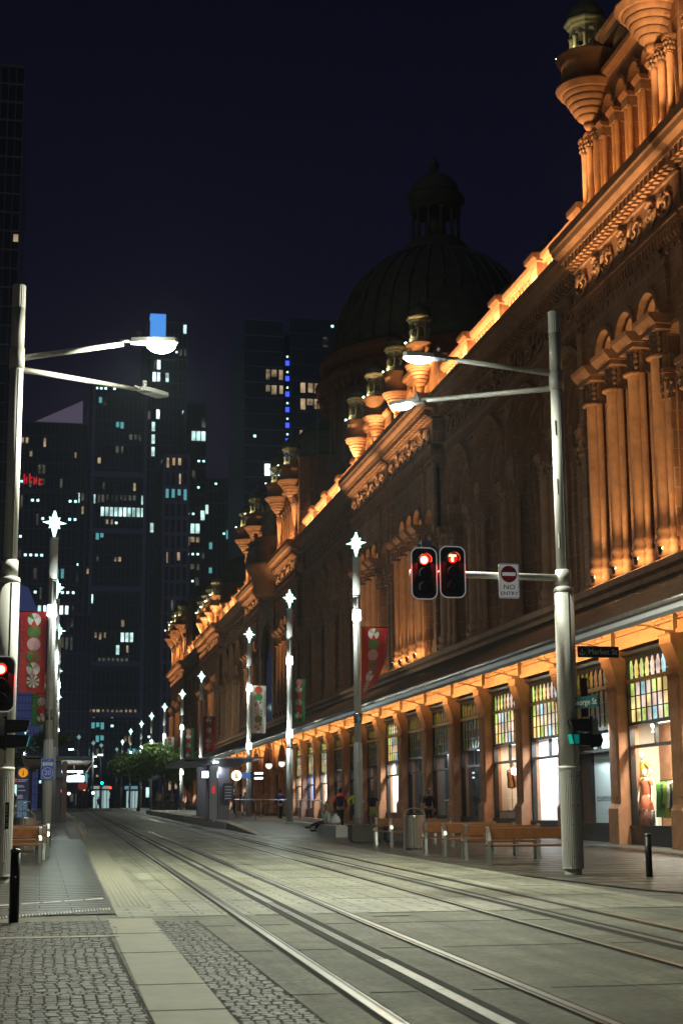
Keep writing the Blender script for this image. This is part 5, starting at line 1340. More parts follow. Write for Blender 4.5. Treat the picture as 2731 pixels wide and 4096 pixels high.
def figure(label,x,y,z,rz,H=1.75,top=(.03,.03,.04),legs=(.02,.02,.025),hair=(.02,.015,.01),pose='stand',sk=None,shoe=(.02,.02,.02),skirt=False,longhair=False,bald=False,sleeves=True,cat='person',name='person',group=None,shorts=False):
    """faces local -Y"""
    t=thing(name,label,cat,(x,y,z),rz,group); k=H/1.75; S=sk or skin
    V=lambda *p:tuple(q*k for q in p)
    st=.22 if pose=='walk' else .03
    if pose=='sit':
        hip=V(0,0,.12); kn=[V(-.11,-.42,.20),V(.13,-.45,.16)]; an=[V(-.12,-.62,-.12),V(.14,-.80,.02)]; neck=V(0,-.10,.62); ch=V(0,-.04,.42); zt=.62
    else:
        hip=V(0,0,.92); kn=[V(-.09,-st*.8,.50),V(.09,st*.45,.50)]; an=[V(-.09,-st,.09),V(.09,st*1.5,.13 if st>.1 else .09)]; neck=V(0,-.01,1.47); ch=V(0,0,1.28)
    nz=neck[2]; ny=neck[1]
    sh=[(-.185*k,ny+.01,nz-.06*k),(.185*k,ny+.01,nz-.06*k)]
    if pose=='phone': el=[(-.27*k,ny-.02,nz-.33*k),(.25*k,ny,nz-.34*k)]; wr=[(-.14*k,ny-.16*k,nz-.05*k),(.28*k,ny-.05,nz-.58*k)]
    elif pose=='hips': el=[(-.36*k,ny+.05,nz-.30*k),(.36*k,ny+.05,nz-.30*k)]; wr=[(-.20*k,ny-.05,nz-.48*k),(.20*k,ny-.05,nz-.48*k)]
    elif pose=='sit': el=[(-.25*k,ny-.05,nz-.28*k),(.24*k,ny-.08*k,nz-.28*k)]; wr=[(-.06*k,ny-.28*k,nz-.20*k),(.05*k,ny-.22*k,nz-.02*k)]
    elif pose=='walk': el=[(-.25*k,ny+.10,nz-.31*k),(.25*k,ny-.10,nz-.31*k)]; wr=[(-.26*k,ny+.06,nz-.56*k),(.25*k,ny-.22*k,nz-.52*k)]
    else: el=[(-.25*k,ny,nz-.32*k),(.25*k,ny,nz-.32*k)]; wr=[(-.26*k,ny-.06*k,nz-.58*k),(.26*k,ny-.06*k,nz-.58*k)]
    J=[hip,ch,neck,(0,ny-.02*k,nz+.09*k)]; E_=[(0,1),(1,2),(2,3)]; Rr=[(.13*k,.10*k),(.15*k,.10*k),(.055*k,.055*k),(.05*k,.055*k)]
    for s_ in (0,1):
        b=len(J); J+=[sh[s_],el[s_],wr[s_]]; Rr+=[.05*k,.04*k,.028*k]; E_+=[(2,b),(b,b+1),(b+1,b+2)]
        w_=Vector(wr[s_]); d=(w_-Vector(el[s_])).normalized(); sd=Vector((0,1,0)).cross(d).normalized() if abs(d.y)<.9 else Vector((1,0,0))
        q=len(J); J.append(tuple(w_+d*.05*k)); Rr.append((.033*k,.018*k)); E_.append((b+2,q))
        for f_ in range(5):
            off=sd*(f_-1.8)*.019*k; ln=(.06,.085,.095,.085,.065)[f_]
            if f_==0: off=sd*-.035*k+Vector((0,-.02*k,0))
            p1=w_+d*(.085*k if f_ else .06*k)+off; p2=p1+d*ln*.5*k+Vector((0,-.008*k,0)); a=len(J); J+=[tuple(p1),tuple(p2)]; Rr+=[.0095*k,.008*k]; E_+=[(q,a),(a,a+1)]
    for s_ in (0,1):
        b=len(J); hx=(-.09 if s_==0 else .09)*k
        J+=[(hx,hip[1],hip[2]-.05*k),kn[s_],an[s_],(an[s_][0],an[s_][1]-.13*k,an[s_][2]-.05*k)]; Rr+=[.085*k,.055*k,.04*k,.03*k]; E_+=[(0,b),(b,b+1),(b+1,b+2),(b+2,b+3)]
    body=skinmesh('body',J,E_,Rr,S,t,1)
    # head with a face
    m_=MB(); hy=ny-.03*k; hz=nz+.20*k
    n=14; rows=[(.02,-.125),(.055,-.11),(.07,-.07),(.078,-.02),(.084,.03),(.08,.075),(.055,.11),(.005,.125)]
    m_.lathe([(a*k,hz+b*k) for a,b in rows],0,hy,n,0)
    for i,v in enumerate(m_.v):
        if v[1]<hy: m_.v[i]=(v[0]*.95,hy+(v[1]-hy)*1.18,v[2])
    m_.sphere(0,hy-.102*k,hz-.03*k,.016*k,6,4,1.5); m_.sphere(-.082*k,hy,hz-.02*k,.02*k,5,4,1.6); m_.sphere(.082*k,hy,hz-.02*k,.02*k,5,4,1.6)
    for sx_ in (-.032,.032): m_.sphere(sx_*k,hy-.088*k,hz+.005*k,.011*k,5,4,.7,1)
    m_.sphere(0,hy-.09*k,hz-.068*k,.02*k,6,3,.3,2)
    h_=m_.build('head',[S,blackp,mat('lips',(.3,.1,.08),.5)],t)
    if hair and not bald:
        m_=MB(); zz=.00
        m_.lathe([(.088*k,hz-.01*k),(.094*k,hz+.05*k),(.088*k,hz+.09*k),(.06*k,hz+.125*k),(.004,hz+.14*k)],0,hy+.014*k,14)
        m_.sphere(0,hy+.035*k,hz+.0*k,.08*k,10,6,1.15)
        if longhair: m_.tube([(0,hy+.05*k,hz+.05*k),(0,hy+.085*k,hz-.1*k),(0,hy+.09*k,hz-.24*k)],[.07*k,.085*k,.05*k],8)
        m_.build('hair',[mat('hair_%d'%(hash(hair)%9999),hair,.7)],t)
    tm=mat('cloth_%.2f_%.2f_%.2f'%top,top,.8,noise=.12,nscale=30); lm=mat('cloth_%.2f_%.2f_%.2f'%legs,legs,.85,noise=.12,nscale=30)
    J=[(0,hip[1],hip[2]+.0*k),ch,(0,ny,nz-.035*k)]; Rr=[(.165*k,.12*k),(.185*k,.125*k),(.075*k,.07*k)]; E_=[(0,1),(1,2)]
    for s_ in (0,1):
        b=len(J)
        if sleeves: J+=[sh[s_],el[s_],tuple(Vector(el[s_]).lerp(Vector(wr[s_]),.93))]; Rr+=[.07*k,.055*k,.042*k]; E_+=[(2,b),(b,b+1),(b+1,b+2)]
        else: J+=[sh[s_],tuple(Vector(sh[s_]).lerp(Vector(el[s_]),.6))]; Rr+=[.068*k,.06*k]; E_+=[(2,b),(b,b+1)]
    skinmesh('jacket' if sleeves else 'shirt',J,E_,Rr,tm,t,1)
    J=[(0,hip[1],hip[2]+.02*k)]; Rr=[(.15*k,.115*k)]; E_=[]
    for s_ in (0,1):
        b=len(J); hx=(-.09 if s_==0 else .09)*k; e_=Vector(kn[s_]).lerp(Vector(an[s_]),.0 if shorts else .92)
        J+=[(hx,hip[1],hip[2]-.08*k),kn[s_]]; Rr+=[.10*k,.072*k]; E_+=[(0,b),(b,b+1)]
        if not shorts: J.append(tuple(e_)); Rr.append(.058*k); E_.append((b+1,b+2))
    if skirt:
        m_=MB(); m_.lathe([(.13*k,hip[2]+.08*k),(.17*k,hip[2]-.05*k),(.22*k,hip[2]-.35*k),(.21*k,hip[2]-.36*k)],0,hip[1],14,0); m_.build('skirt',[lm],t)
    else: skinmesh('trousers',J,E_,Rr,lm,t,1)
    m_=MB()
    for s_ in (0,1):
        a=an[s_]; m_.cbox(a[0],a[1]-.06*k,a[2]-.045*k,.09*k,.26*k,.08*k)
    m_.build('shoes',[mat('shoe_%.2f'%shoe[0],shoe,.5)],t,bevel=.01)
    return t
def P(label,x,y,rz,**k):
    dz=k.pop('dz',0); return figure(label,x,y,zg(y)+dz,rz,**k)
p=P('man in black with blue face mask and cap, holding up a phone',16.6,67.,.1,H=1.70,top=(.012,.012,.015),legs=(.01,.01,.012),pose='phone')
m_=MB(); k=1.70/1.75; m_.sphere(0,-.115*k,1.625*k,.055*k,10,6,.85); m_.build('face_mask',[mat('mask_blue',(.12,.3,.5),.8)],p)
m_=MB(); m_.lathe([(.095,1.72*k-.03),(.092,1.74*k),(.05,1.80*k),(.003,1.81*k)],0,-.03,12); m_.box(-.06,-.2,1.69*k,.06,-.08,1.70*k); m_.build('cap',[blackp],p)
P('man walking away in a navy jacket with red hood and sleeves',12.9,68.,PI-.2,H=1.72,top=(.02,.02,.06),legs=(.01,.01,.015),pose='walk')
bpy.data.objects['jacket.001'].name='jacket'
last=[o for o in C.objects if o.get('category')=='person'][-1]
m_=MB(); m_.lathe([(.13,1.36),(.19,1.40),(.17,1.46),(.10,1.53),(.09,1.50)],0,0,12); m_.tube([(-.2,0,1.40),(-.27,.06,1.12),(-.29,.03,.9)],[.075,.062,.05],8); m_.tube([(.2,0,1.40),(.27,-.06,1.12),(.27,-.18,.95)],[.075,.062,.05],8); m_.build('hood_and_sleeves',[mat('red_hood',(.55,.05,.02),.8)],last)
yl=P('man in a bright yellow jacket and black shorts behind the nearest star pole',14.5,72.5,PI-.3,H=1.72,top=(.62,.75,.02),legs=(.01,.01,.01),pose='hips',shorts=True)
m_=MB(); m_.lathe([(.205,.86),(.21,.9),(.215,1.05),(.2,1.08)],0,0,14); m_.build('dark_lower_band',[mat('band_navy',(.015,.02,.04),.8)],yl)
P('woman with reddish hair, black T-shirt and yellow skirt, hand on hip',15.2,72.,PI-.15,H=1.62,top=(.01,.01,.01),legs=(.38,.40,.10),hair=(.16,.05,.02),pose='hips',sleeves=False,skirt=True,longhair=True)
P('man in a blue suit jacket walking away beside the second right star pole',13.6,90.,PI,H=1.74,top=(.012,.03,.18),legs=(.01,.01,.014),pose='walk')
P('person in a pale jacket sitting on the low granite wall',10.95,60.0,-1.9,H=1.6,dz=.30,top=(.42,.52,.50),legs=(.03,.03,.05),hair=(.30,.26,.2),pose='sit',longhair=True)
bg_=thing('plastic_bag','white plastic bag held by the seated person on the low wall','bag',(11.05,59.2,1.24)); m_=MB(); m_.lathe([(.10,0),(.17,.03),(.18,.14),(.12,.27),(.05,.34),(.07,.38)],0,0,10,0,True,0,2*PI,.12,2); m_.build('bag',[mat('bag_white',(.7,.72,.7),.6)],bg_)
P('man in a tan jacket and shorts standing by the entrance arch',16.2,114.,.2,H=1.78,top=(.36,.18,.08),legs=(.35,.22,.12),pose='stand',shorts=True)
pb=P('woman in a light blue dress jacket with a red bag by the right shelter',14.4,112.,PI-.2,H=1.62,top=(.10,.28,.34),legs=(.08,.14,.2),pose='walk')
rb=thing('shoulder_bag','red shoulder bag on the woman in light blue','bag',(14.62,111.9,zg(112)+.72)); m_=MB(); m_.box(-.12,-.08,0,.12,.08,.34); m_.tube([(0,0,.34),(-.1,0,.6),(-.16,0,.62)],.012,5); m_.build('bag',[mat('bag_red',(.5,.02,.02),.5)],rb,bevel=.02)
P('person in a dark red top behind the right shelter columns',14.3,117,.3,H=1.7,top=(.28,.04,.03),legs=(.02,.02,.03))
P('person in a pale grey green top, leftmost of the group behind the shelter columns',13.6,119,0,H=1.7,top=(.3,.32,.26),legs=(.05,.05,.06))
P('man walking in a white shirt and tan vest, left of the tree trunks',11.2,150,.1,H=1.8,top=(.55,.45,.3),legs=(.06,.09,.14),pose='walk')
P('dark dressed person right of the man in the white shirt under the tree',11.95,151,.2,H=1.62,top=(.03,.03,.04),legs=(.02,.02,.03),pose='walk')
P('man in a black shirt and shorts at the left edge beside the information pillar',-1.28,82.,.3,H=1.72,dz=.1,top=(.012,.012,.015),legs=(.015,.015,.02),pose='stand',sleeves=False,shorts=True)
for i,(x,y) in enumerate(((7.0,214),(8.2,222),(9.6,218),(10.9,226),(11.9,212),(5.9,230),(14.,170),(14.6,176),(15.4,165),(13.3,182),(15.2,186),(-2.5,150),(-2.2,160))):
    c=((.03,.03,.04),(.2,.2,.22),(.05,.07,.12),(.25,.08,.06),(.02,.02,.02))[i%5]
    w_=('left of the street end','near the street end','in the middle of the street end','right of the middle of the street end','under the far tree','farthest at the street end','under the awning past the tree','behind the tree trunks','closest to the far shopfronts','between the tree and the far shopfronts','in front of the last shopfronts','behind the left shelter','far behind the left shelter')[i]
    P('distant pedestrian in %s clothes %s'%(('black','grey','navy','dull red','dark')[i%5],w_),x,y,R(0,6),H=R(1.6,1.82),top=c,legs=(.02,.02,.03),pose='walk' if i%2 else 'stand')
# ------------------------------------------------------------ shop contents
mn=mat('mannequin_white',(.72,.66,.52),.35)
zf=zg(43)+.52
def mq(label,x,y,z,**k): return figure(label,x,y,z,k.pop('rz',-PI/2),sk=mn,hair=None,bald=True,cat='mannequin',name='mannequin',**k)
q=mq('tall white mannequin in a mustard dress standing behind the coral dress one',18.12,45.85,zf+.48,H=1.78,top=(.45,.36,.08),legs=(.45,.36,.08),pose='hips',sleeves=False,skirt=True,rz=-PI/2+.3,shoe=(.6,.55,.45))
q=mq('shorter white mannequin in a coral short dress in the nearest shop window',17.93,45.2,zf-.02,H=1.72,top=(.55,.14,.07),legs=(.55,.14,.07),pose='stand',sleeves=False,skirt=True,rz=-PI/2+.5,shoe=(.6,.55,.45))
pl_=thing('display_plinth','low white plinth under the taller mannequin in the nearest window','plinth',(18.12,45.85,zf)); MB().box(-.3,-.25,0,.3,.25,.46).build('plinth_block',[int_white],pl_,bevel=.01)
rk=thing('clothes_rack','black garment rack hung with green, olive and white clothes in the nearest shop window','clothes rack',(18.05,43.4,zf))
m_=MB(); m_.tube([(0,-1.1,0),(0,-1.1,1.38),(0,.95,1.38),(0,.95,0)],.018,6); m_.build('rail',[blackp],rk)
for i in range(11):
    c=((.05,.22,.02),(.10,.25,.03),(.05,.05,.03),(.12,.35,.04),(.30,.30,.05),(.55,.55,.52),(.02,.02,.03),(.30,.26,.05),(.08,.25,.06),(.6,.3,.2),(.2,.35,.1))[i]
    y=.85-i*.17; h=R(.6,1.05); m_=MB()
    m_.lathe([(.02,1.36),(.05,1.32),(.16,1.26),(.15,1.0),(.19,1.30-h),(.17,1.29-h)],0,0,10,0,True,0,2*PI,.2,2)
    for j,v in enumerate(m_.v): m_.v[j]=(v[0]*1.1,v[1]*.42+y,v[2])
    m_.build('garment',[mat('garment_%d'%i,c,.8,noise=.2,nscale=12)],rk)
for i in range(5):
    c=(.3,.04,.03) if i%2 else (.1,.1,.09)
    o=MB().cyl(0,0,0,.5,.09,12).build('vase',[mat('vase_%d'%(i%2),c,.25,.3)],None,(17.85,45.4-.2*i,zf)); tag(o,('dark','red','dark','red','dark')[i]+' tall vase, %s from the left on the nearest window floor'%('first','second','third','fourth','fifth')[i],'vase',group='tall vases in the window')
for i,y in enumerate((44.6,42.9)):
    t=thing('window_spotlight','white ceiling spotlight in the %s upper pane of the nearest window'%('left','right')[i],'spotlight',(18.0,y,3.95)); m_=MB(); m_.cyl(0,0,0,.28,.06,12,.08); m_.build('can',[whitep],t); m_=MB(); m_.cyl(0,0,-.02,-.002,.055,12); m_.build('bulb',[glow('bulb',(1,.9,.8),12)],t)
zf=zg(57.6)+.52
tb=thing('display_plinth','low lit timber plinth in the hat display window','plinth',(18.2,59.0,zf)); m_=MB(); m_.box(-.5,-1.9,0,.8,1.2,.32); m_.box(-.52,-1.92,.32,.82,1.22,.36,1); m_.build('plinth',[int_warm,wood],tb)
ft=thing('mannequin','white torso mannequin on a stand with cream hat and tan jacket','mannequin',(17.98,59.1,zf+.36))
m_=MB(); m_.cyl(0,0,0,.9,.015,6); m_.cyl(0,0,0,.02,.2,16); m_.build('stand',[steel],ft)
T=Matrix.Scale(.7,4,(1,0,0)); m_=MB(T); m_.lathe([(.20,.85),(.22,.95),(.19,1.15),(.24,1.40),(.23,1.5),(.07,1.58),(.06,1.66)],0,0,14,0); m_.sphere(0,0,1.76,.11,12,8,1.25); m_.build('torso',[mn],ft)
m_=MB(T); m_.lathe([(.25,.88),(.26,1.0),(.23,1.2),(.28,1.42),(.26,1.52),(.1,1.58)],0,0,14,0,True,.5,2*PI-.5); m_.tube([(0,.27,1.48),(-.03,.34,1.2),(-.02,.33,.92)],[.09,.075,.06],8); m_.tube([(0,-.27,1.48),(-.03,-.34,1.2),(-.02,-.33,.92)],[.09,.075,.06],8); m_.build('jacket',[mat('tan_suede',(.36,.13,.04),.8,noise=.2,nscale=14)],ft,rz=PI)
m_=MB(); m_.lathe([(.26,1.83),(.25,1.845),(.12,1.85),(.125,1.95),(.09,1.98),(.003,1.97)],0,0,18); m_.build('hat',[mat('cream_felt',(.7,.62,.5),.8)],ft)
sh_=thing('shoe_pair','grey shoes on the plinth beside the hat mannequin','shoes',(17.95,58.3,zf+.36)); m_=MB(); m_.sphere(0,0,.08,.1,8,5,.8); m_.sphere(-.12,.02,.05,.1,8,5,.5); m_.sphere(0,.26,.08,.1,8,5,.8); m_.build('shoe',[int_grey],sh_)
def lump(label,x,y,kind,col,e):
    z=zg(y)+.5; t=thing('window_display',label,'display',(x,y,z),0,None); m_=MB()
    if kind=='star':
        for k in range(60):
            a,b,c_=R(0,6.28),R(-.2,.2),R(.1,.55); m_.sphere(b,c_*math.cos(a),1.9+c_*math.sin(a)*1.5,R(.03,.09),5,4)
    elif kind=='panel': m_.box(0,-.3,.2,.05,.3,1.9); m_.box(0,.45,.7,.05,.8,1.3)
    elif kind=='table': m_.box(-.3,-.5,.7,.3,.5,.75); m_.cyl(0,0,0,.7,.03,6); m_.sphere(0,-.1,.95,.2,8,5,.7); m_.tube([(0,.3,.75),(0,.3,1.4)],.02,5); m_.sphere(0,.3,1.45,.12,8,5)
    m_.build('display_piece',[glow('disp_%s'%kind,col,e)],t)
lump('cluster of glittering white lights in the dark window with the blue upper panes',18.3,96.9,'star',(1,.95,.8),2.2)
lump('bright tall panel standing for a reflected sign in the dark window behind the masked man',18.9,73.5,'panel',(.8,.95,1),1.4)  # glowing panels stand in for a sign reflected in the glass
lump('small round table display with lamp in the grey curtained window',17.9,67.6,'table',(.5,.45,.3),.22)
lump('dark shop table and lamp behind the first unlit window',18.8,62.8,'table',(.5,.5,.45),.35)
def shelf_poster(label,x,y,z,a,b,col,e):
    t=thing('window_poster',label,'poster',(x,y,z)); m_=MB(); m_.box(0,-a/2,0,.03,a/2,b); m_.build('sheet',[glow('post_%s'%label[:6],col,e)],t)
shelf_poster('tall backlit marble pattern poster in the bright white window',18.5,52.6,zg(53)+.8,1.0,2.3,(.95,.97,1),1.6)
shelf_poster('grey framed panel at the left of the bright white window',18.4,54.2,zg(53)+.6,1.1,2.4,(.5,.5,.52),.5)
# ------------------------------------------------------------ trees
def tree(name,label,x,y,h,cr,cz,col,n=5200,squash=.8,ls=.11,trunks=1):
    t=thing(name,label,'tree',(x,y,zg(y)))
    m_=MB()
    for q in range(trunks):
        ox=(q-(trunks-1)/2)*cr*.8
        m_.tube([(ox,0,-.05),(ox+.05,0,h*.3),(ox-.05,.1,h*.55)],[.13,.10,.08],8)
        for k in range(6):
            a=R(0,6.28); m_.tube([(ox,0,h*R(.35,.55)),(ox+cr*.35*math.cos(a),cr*.35*math.sin(a),h*.68),(ox+cr*.7*math.cos(a+.3),cr*.7*math.sin(a+.3),h*R(.7,.9))],[.06,.04,.015],5)
    m_.build('trunk',[mat('bark',(.06,.045,.035),.9,noise=.3,nscale=12)],t)
    bl=[(R(-1,1)*cr*.8*(1+.3*(trunks-1)),R(-1,1)*cr*.7,cz+R(-.5,.6)*cr*squash,R(.28,.5)*cr) for _ in range(15+8*(trunks-1))]
    m_=MB()
    for k in range(n):
        bx,by,bz,br_=random.choice(bl); v=Vector((random.gauss(0,1),random.gauss(0,1),random.gauss(0,1))).normalized()*br_*R(.45,1.05)
        c=Vector((bx+v.x,by+v.y,bz+v.z*.8)); a=Vector((R(-1,1),R(-1,1),R(-1,1))).normalized(); b=a.cross(Vector((R(-1,1),R(-1,1),R(-1,1)))).normalized(); s=ls*R(.6,1.3)
        m_.add([tuple(c+a*s),tuple(c+b*s*.5),tuple(c-a*s),tuple(c-b*s*.5)],[(0,1,2,3)])
    m_.build('crown',[mat('leaves_%s'%name,col,.6,noise=.5,nscale=2.5)],t)
tree('street_tree','broad low leafy green tree beside the far star poles on the right',10.2,146,5.9,3.0,4.3,(.07,.12,.025),11000,.55,.14,2)
tree('street_tree','second green tree behind the broad one, reaching towards the shopfronts',14.0,152,5.0,2.3,3.8,(.06,.10,.022),6000,.7,.14)
tree('street_tree','dark green tree between the information pillar and the left star pole',-2.0,112,5.2,2.2,3.7,(.012,.03,.01),4000,.8,.12)
tree('street_tree','small bright green treetop showing above the left shelter roof',.9,125,6.6,1.5,5.6,(.06,.09,.02),2500,.4,.12)
point('tree_fill_light',(10.4,143.5,zg(146)+7.5),600,(.9,1,.8),.3)  # fill lamp without a fixture, added to brighten the tree crown
# ------------------------------------------------------------ city towers
tw_d=[mat('tower_glass_a',(.012,.014,.026),.55,spec=.2,emit=(.10,.12,.24),es=.018,sample=False),mat('tower_glass_b',(.010,.013,.022),.55,spec=.2,emit=(.08,.13,.22),es=.022,sample=False),mat('tower_glass_c',(.008,.008,.012),.3,emit=(.08,.09,.14),es=.012,sample=False)]  # tower glass given a faint glow of its own so the walls show
tw_f=mat('tower_frame',(.05,.05,.08),.5,emit=(.12,.13,.28),es=.05,sample=False); tw_f2=mat('tower_frame_dim',(.03,.03,.045),.6,emit=(.10,.10,.18),es=.040,sample=False)  # frames also carry an added glow that makes the grids visible
wins={'cool':glowvar('office_cool',(.62,.95,.9),1.0,.35,.4),'warm':glowvar('office_warm',(1,.72,.42),.36),'dimw':glowvar('office_dim',(.7,.72,.55),.085),'dot':glow('office_dot',(.55,1,1),2.4),'blue':glow('office_blue',(.05,.10,1),1.6),'white':glowvar('office_white',(.75,.95,1),2.2,.35,.5),'teal':glow('office_teal',(.2,.7,.75),.5),'red':glow('office_red',(1,.02,.03),.6)}
def tower(label,x0,x1,y,zt,nx,nz,body=0,fr=None,mw=.25,lits=(),nl=60,bandz=None,depth=30,kinds=('cool','warm','dimw','dimw','dot','teal'),vert=True,horiz=True,z0=2.6,roof=None,seed=1):
    random.seed(seed)
    t=thing('office_tower',label,'building',((x0+x1)/2,y,z0)); W=x1-x0; H=zt-z0
    m_=MB(); m_.box(-W/2,0,0,W/2,depth,H); m_.build('facade',[tw_d[body]],t)
    m_=MB(); fx=W/nx; fz=H/nz
    if vert:
        for i in range(nx+1): m_.box(-W/2+i*fx-mw/2,-.35,0,-W/2+i*fx+mw/2,0,H)
    if horiz:
        for j in range(nz+1): m_.box(-W/2,-.3,j*fz-mw*.6,W/2,0,j*fz+mw*.6)
    m_.build('mullion_grid',[fr or tw_f2],t)
    cells=set(); out=[]
    for (i0,i1,j0,j1,k) in lits:
        for i in range(i0,i1):
            for j in range(j0,j1): cells.add((i,j)); out.append((i,j,k))
    c=0
    while c<nl:
        i,j=random.randrange(nx),random.randrange(nz); run=random.choice((1,1,1,2,3)); k=random.choice(kinds)
        for q in range(run):
            if i+q<nx and (i+q,j) not in cells: cells.add((i+q,j)); out.append((i+q,j,k)); c+=1
    for n_,(i,j,k) in enumerate(out[:100]):
        m_=MB(); a=-W/2+i*fx; b=j*fz
        if k=='dot': m_.box(a+fx*.38,-.12,b+fz*.5,a+fx*.38+.55,-.04,b+fz*.5+.5)
        else:
            u=R(.15,.5) if k not in ('cool','white') else .12; v_=R(.0,.3) if k in('warm','dimw') else .0; m_.box(a+fx*(.06+v_)+mw/2,-.08-(.2 if k=='white' else 0),b+fz*u,a+fx*.94-mw/2,-.02,b+fz*.84)
        m_.build('window',[wins[k]],t)
    return t
T1=tower('dark grid office block with small windows at the far left, one storey brightly lit',-10.3,6.5,330,69,15,17,0,tw_f2,.35,[(1,4,10,11,'white'),(4,9,10,11,'cool'),(9,14,10,11,'white'),(11,13,6,7,'white'),(13,14,5,6,'white'),(11,13,5,6,'white'),(13,14,3,4,'dimw')],85,kinds=('dimw','dot','dimw','teal','dot'),seed=3)
m_=MB(); Wd=17.7
for i in range(15):
    for j in range(17):
        a=-Wd/2+(i+.5)*Wd/15; b=(j+.5)*66.4/17
        for u in (-.34,.34): m_.box(a+u-.24,-.25,b-1.1,a+u-.20,-.05,b+1.1); m_.box(a+u+.20,-.25,b-1.1,a+u+.24,-.05,b+1.1); m_.box(a+u-.24,-.25,b+1.06,a+u+.24,-.05,b+1.12); m_.box(a+u-.24,-.25,b-1.12,a+u+.24,-.05,b-1.06)
m_.build('window_surrounds',[tw_f2],T1)
T2=tower('tall dark office tower with a lit roof wedge and red sign',-6.8,9.3,385,98,15,28,1,tw_f2,.22,[(1,14,22,23,'cool')],75,kinds=('dimw','warm','dimw','dot','cool'),seed=5)
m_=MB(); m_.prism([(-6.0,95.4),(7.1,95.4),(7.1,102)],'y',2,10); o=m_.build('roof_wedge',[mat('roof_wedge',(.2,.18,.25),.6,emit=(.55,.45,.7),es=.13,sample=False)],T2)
m_=MB(); 
for s_,(a,b) in enumerate(((-6.9,79.5),(-5.6,80.1),(-4.5,79.5),(-3.2,79.6))): m_.box(a,-.6,b,a+.3,-.4,b+2.6-.4*s_); m_.box(a+.3,-.6,b+1.0,a+.85,-.4,b+1.35); m_.box(a+.35,-.6,b-.1,a+.8,-.4,b+.2) if s_%2 else m_.box(a+.6,-.6,b+.2,a+.85,-.4,b+1.9)
m_.build('red_sign',[wins['red']],T2)
T3=tower('dark glass tower with grouped mullion bands, middle of the left cluster',9.6,24.6,375,106,14,34,1,tw_f2,.2,[(2,11,24,25,'dimw'),(3,13,23,24,'cool'),(2,5,13,14,'warm'),(1,12,7,8,'warm'),(9,11,5,6,'warm'),(3,10,11,12,'dimw')],85,kinds=('dimw','warm','dot','dimw','dot','teal','cool'),seed=8)
m_=MB()
for z in (22,34,52,66,80): m_.box(-6.7,-.7,z,6.7,-.35,z+1.2)
for x in (-6.7,5.9): m_.box(x,-.8,0,x+.8,-.3,103)
m_.build('spandrel_bands',[tw_f],T3)
T4=tower('tallest slim tower with a blue lit crown, behind the bright street lamp',26.5,37.2,420,137,9,38,1,tw_f2,.2,[(1,2,27,28,'cool'),(1,2,28,29,'cool'),(1,2,29,30,'cool'),(1,2,21,22,'cool'),(2,3,30,31,'white'),(3,4,26,27,'dimw'),(3,4,24,25,'cool'),(3,4,22,23,'cool'),(1,2,33,34,'white'),(2,3,33,34,'white'),(2,3,34,35,'white'),(4,5,33,34,'cool')],34,kinds=('dimw','cool','dot','dimw'),seed=11)
m_=MB(); m_.box(-4.9,-.5,128.5,-.6,3,136.5); m_.build('blue_crown',[glow('crown_blue',(.10,.38,1),.9)],T4)
T5=tower('slim dark tower with a pale outlined frame, in front of the tallest one',27.0,32.6,360,85,4,22,2,tw_f,.55,[(2,3,20,21,'warm'),(0,4,19,20,'teal'),(0,1,15,16,'warm'),(2,3,15,16,'warm')],7,kinds=('warm','dimw'),seed=12)
T5b=tower('dark stepped tower right of the tallest one',36.0,41.2,405,110,4,30,2,tw_f2,.12,[],50,kinds=('dimw','warm','dot','cool'),seed=14)
T5b['label']='dark stepped tower between the tallest one and the gap of sky'
T6=tower('low wide dark office building left of the blue striped tower, lit near its middle',42.4,54.3,430,95,10,26,2,tw_f2,.18,[(2,3,13,14,'white'),(3,6,13,14,'cool'),(3,6,14,15,'dimw'),(1,2,13,14,'white')],50,kinds=('dimw','teal','dot','cool'),seed=16)
T7=tower('left half of the twin glass tower beside the main dome',42.0,50.6,330,109.5,6,30,1,tw_f,.10,[(3,6,25,26,'warm'),(3,6,26,27,'warm'),(3,6,20,21,'white'),(3,5,17,18,'dimw'),(3,4,15,16,'warm'),(0,2,13,14,'warm')],14,vert=False,kinds=('dimw','dot'),seed=18)
T8=tower('right half of the twin glass tower beside the main dome',52.2,62.4,330,110.5,6,30,1,tw_f2,.10,[(1,4,25,26,'warm'),(1,4,24,25,'warm'),(1,4,22,23,'warm'),(0,4,20,21,'white')],12,vert=False,kinds=('dimw','dot'),seed=20)
T9=thing('lift_core','narrow core between the twin towers with a column of blue lit landings','building',(51.6,331,2.6)); m_=MB(); m_.box(-.8,0,0,.8,20,104); m_.build('shaft',[tw_d[2]],T9)
for j in range(12):
    m_=MB(); m_.box(-.42,-.1,58+j*3.55,.42,-.02,59.1+j*3.55); m_.build('blue_landing',[wins['blue']],T9)
    m_=MB(); m_.cbox(0,-.2,60+j*3.55,.35,.1,.35); m_.build('landing_lamp',[wins['dot']],T9)
T10=tower('very tall dark tower cut by the left edge of the picture',-14,-3.4,150,76,14,38,2,tw_f2,.08,[(13,14,28,29,'warm')],5,kinds=('dimw','dimw','warm'),z0=2,seed=22)
T10.location.z=2.
T11=thing('blue_lit_building','lower building with blue lit gridded wall behind the left banner','building',(-1.9,235,2.6))
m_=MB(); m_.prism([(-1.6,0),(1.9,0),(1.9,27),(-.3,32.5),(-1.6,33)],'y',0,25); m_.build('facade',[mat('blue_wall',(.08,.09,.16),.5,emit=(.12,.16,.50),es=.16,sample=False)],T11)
m_=MB()
for i in range(9): m_.box(-1.6+i*.43,-.12,0,-1.55+i*.43,0,27)
for j in range(26): m_.box(-1.6,-.1,j*1.1,1.9,0,j*1.1+.08)
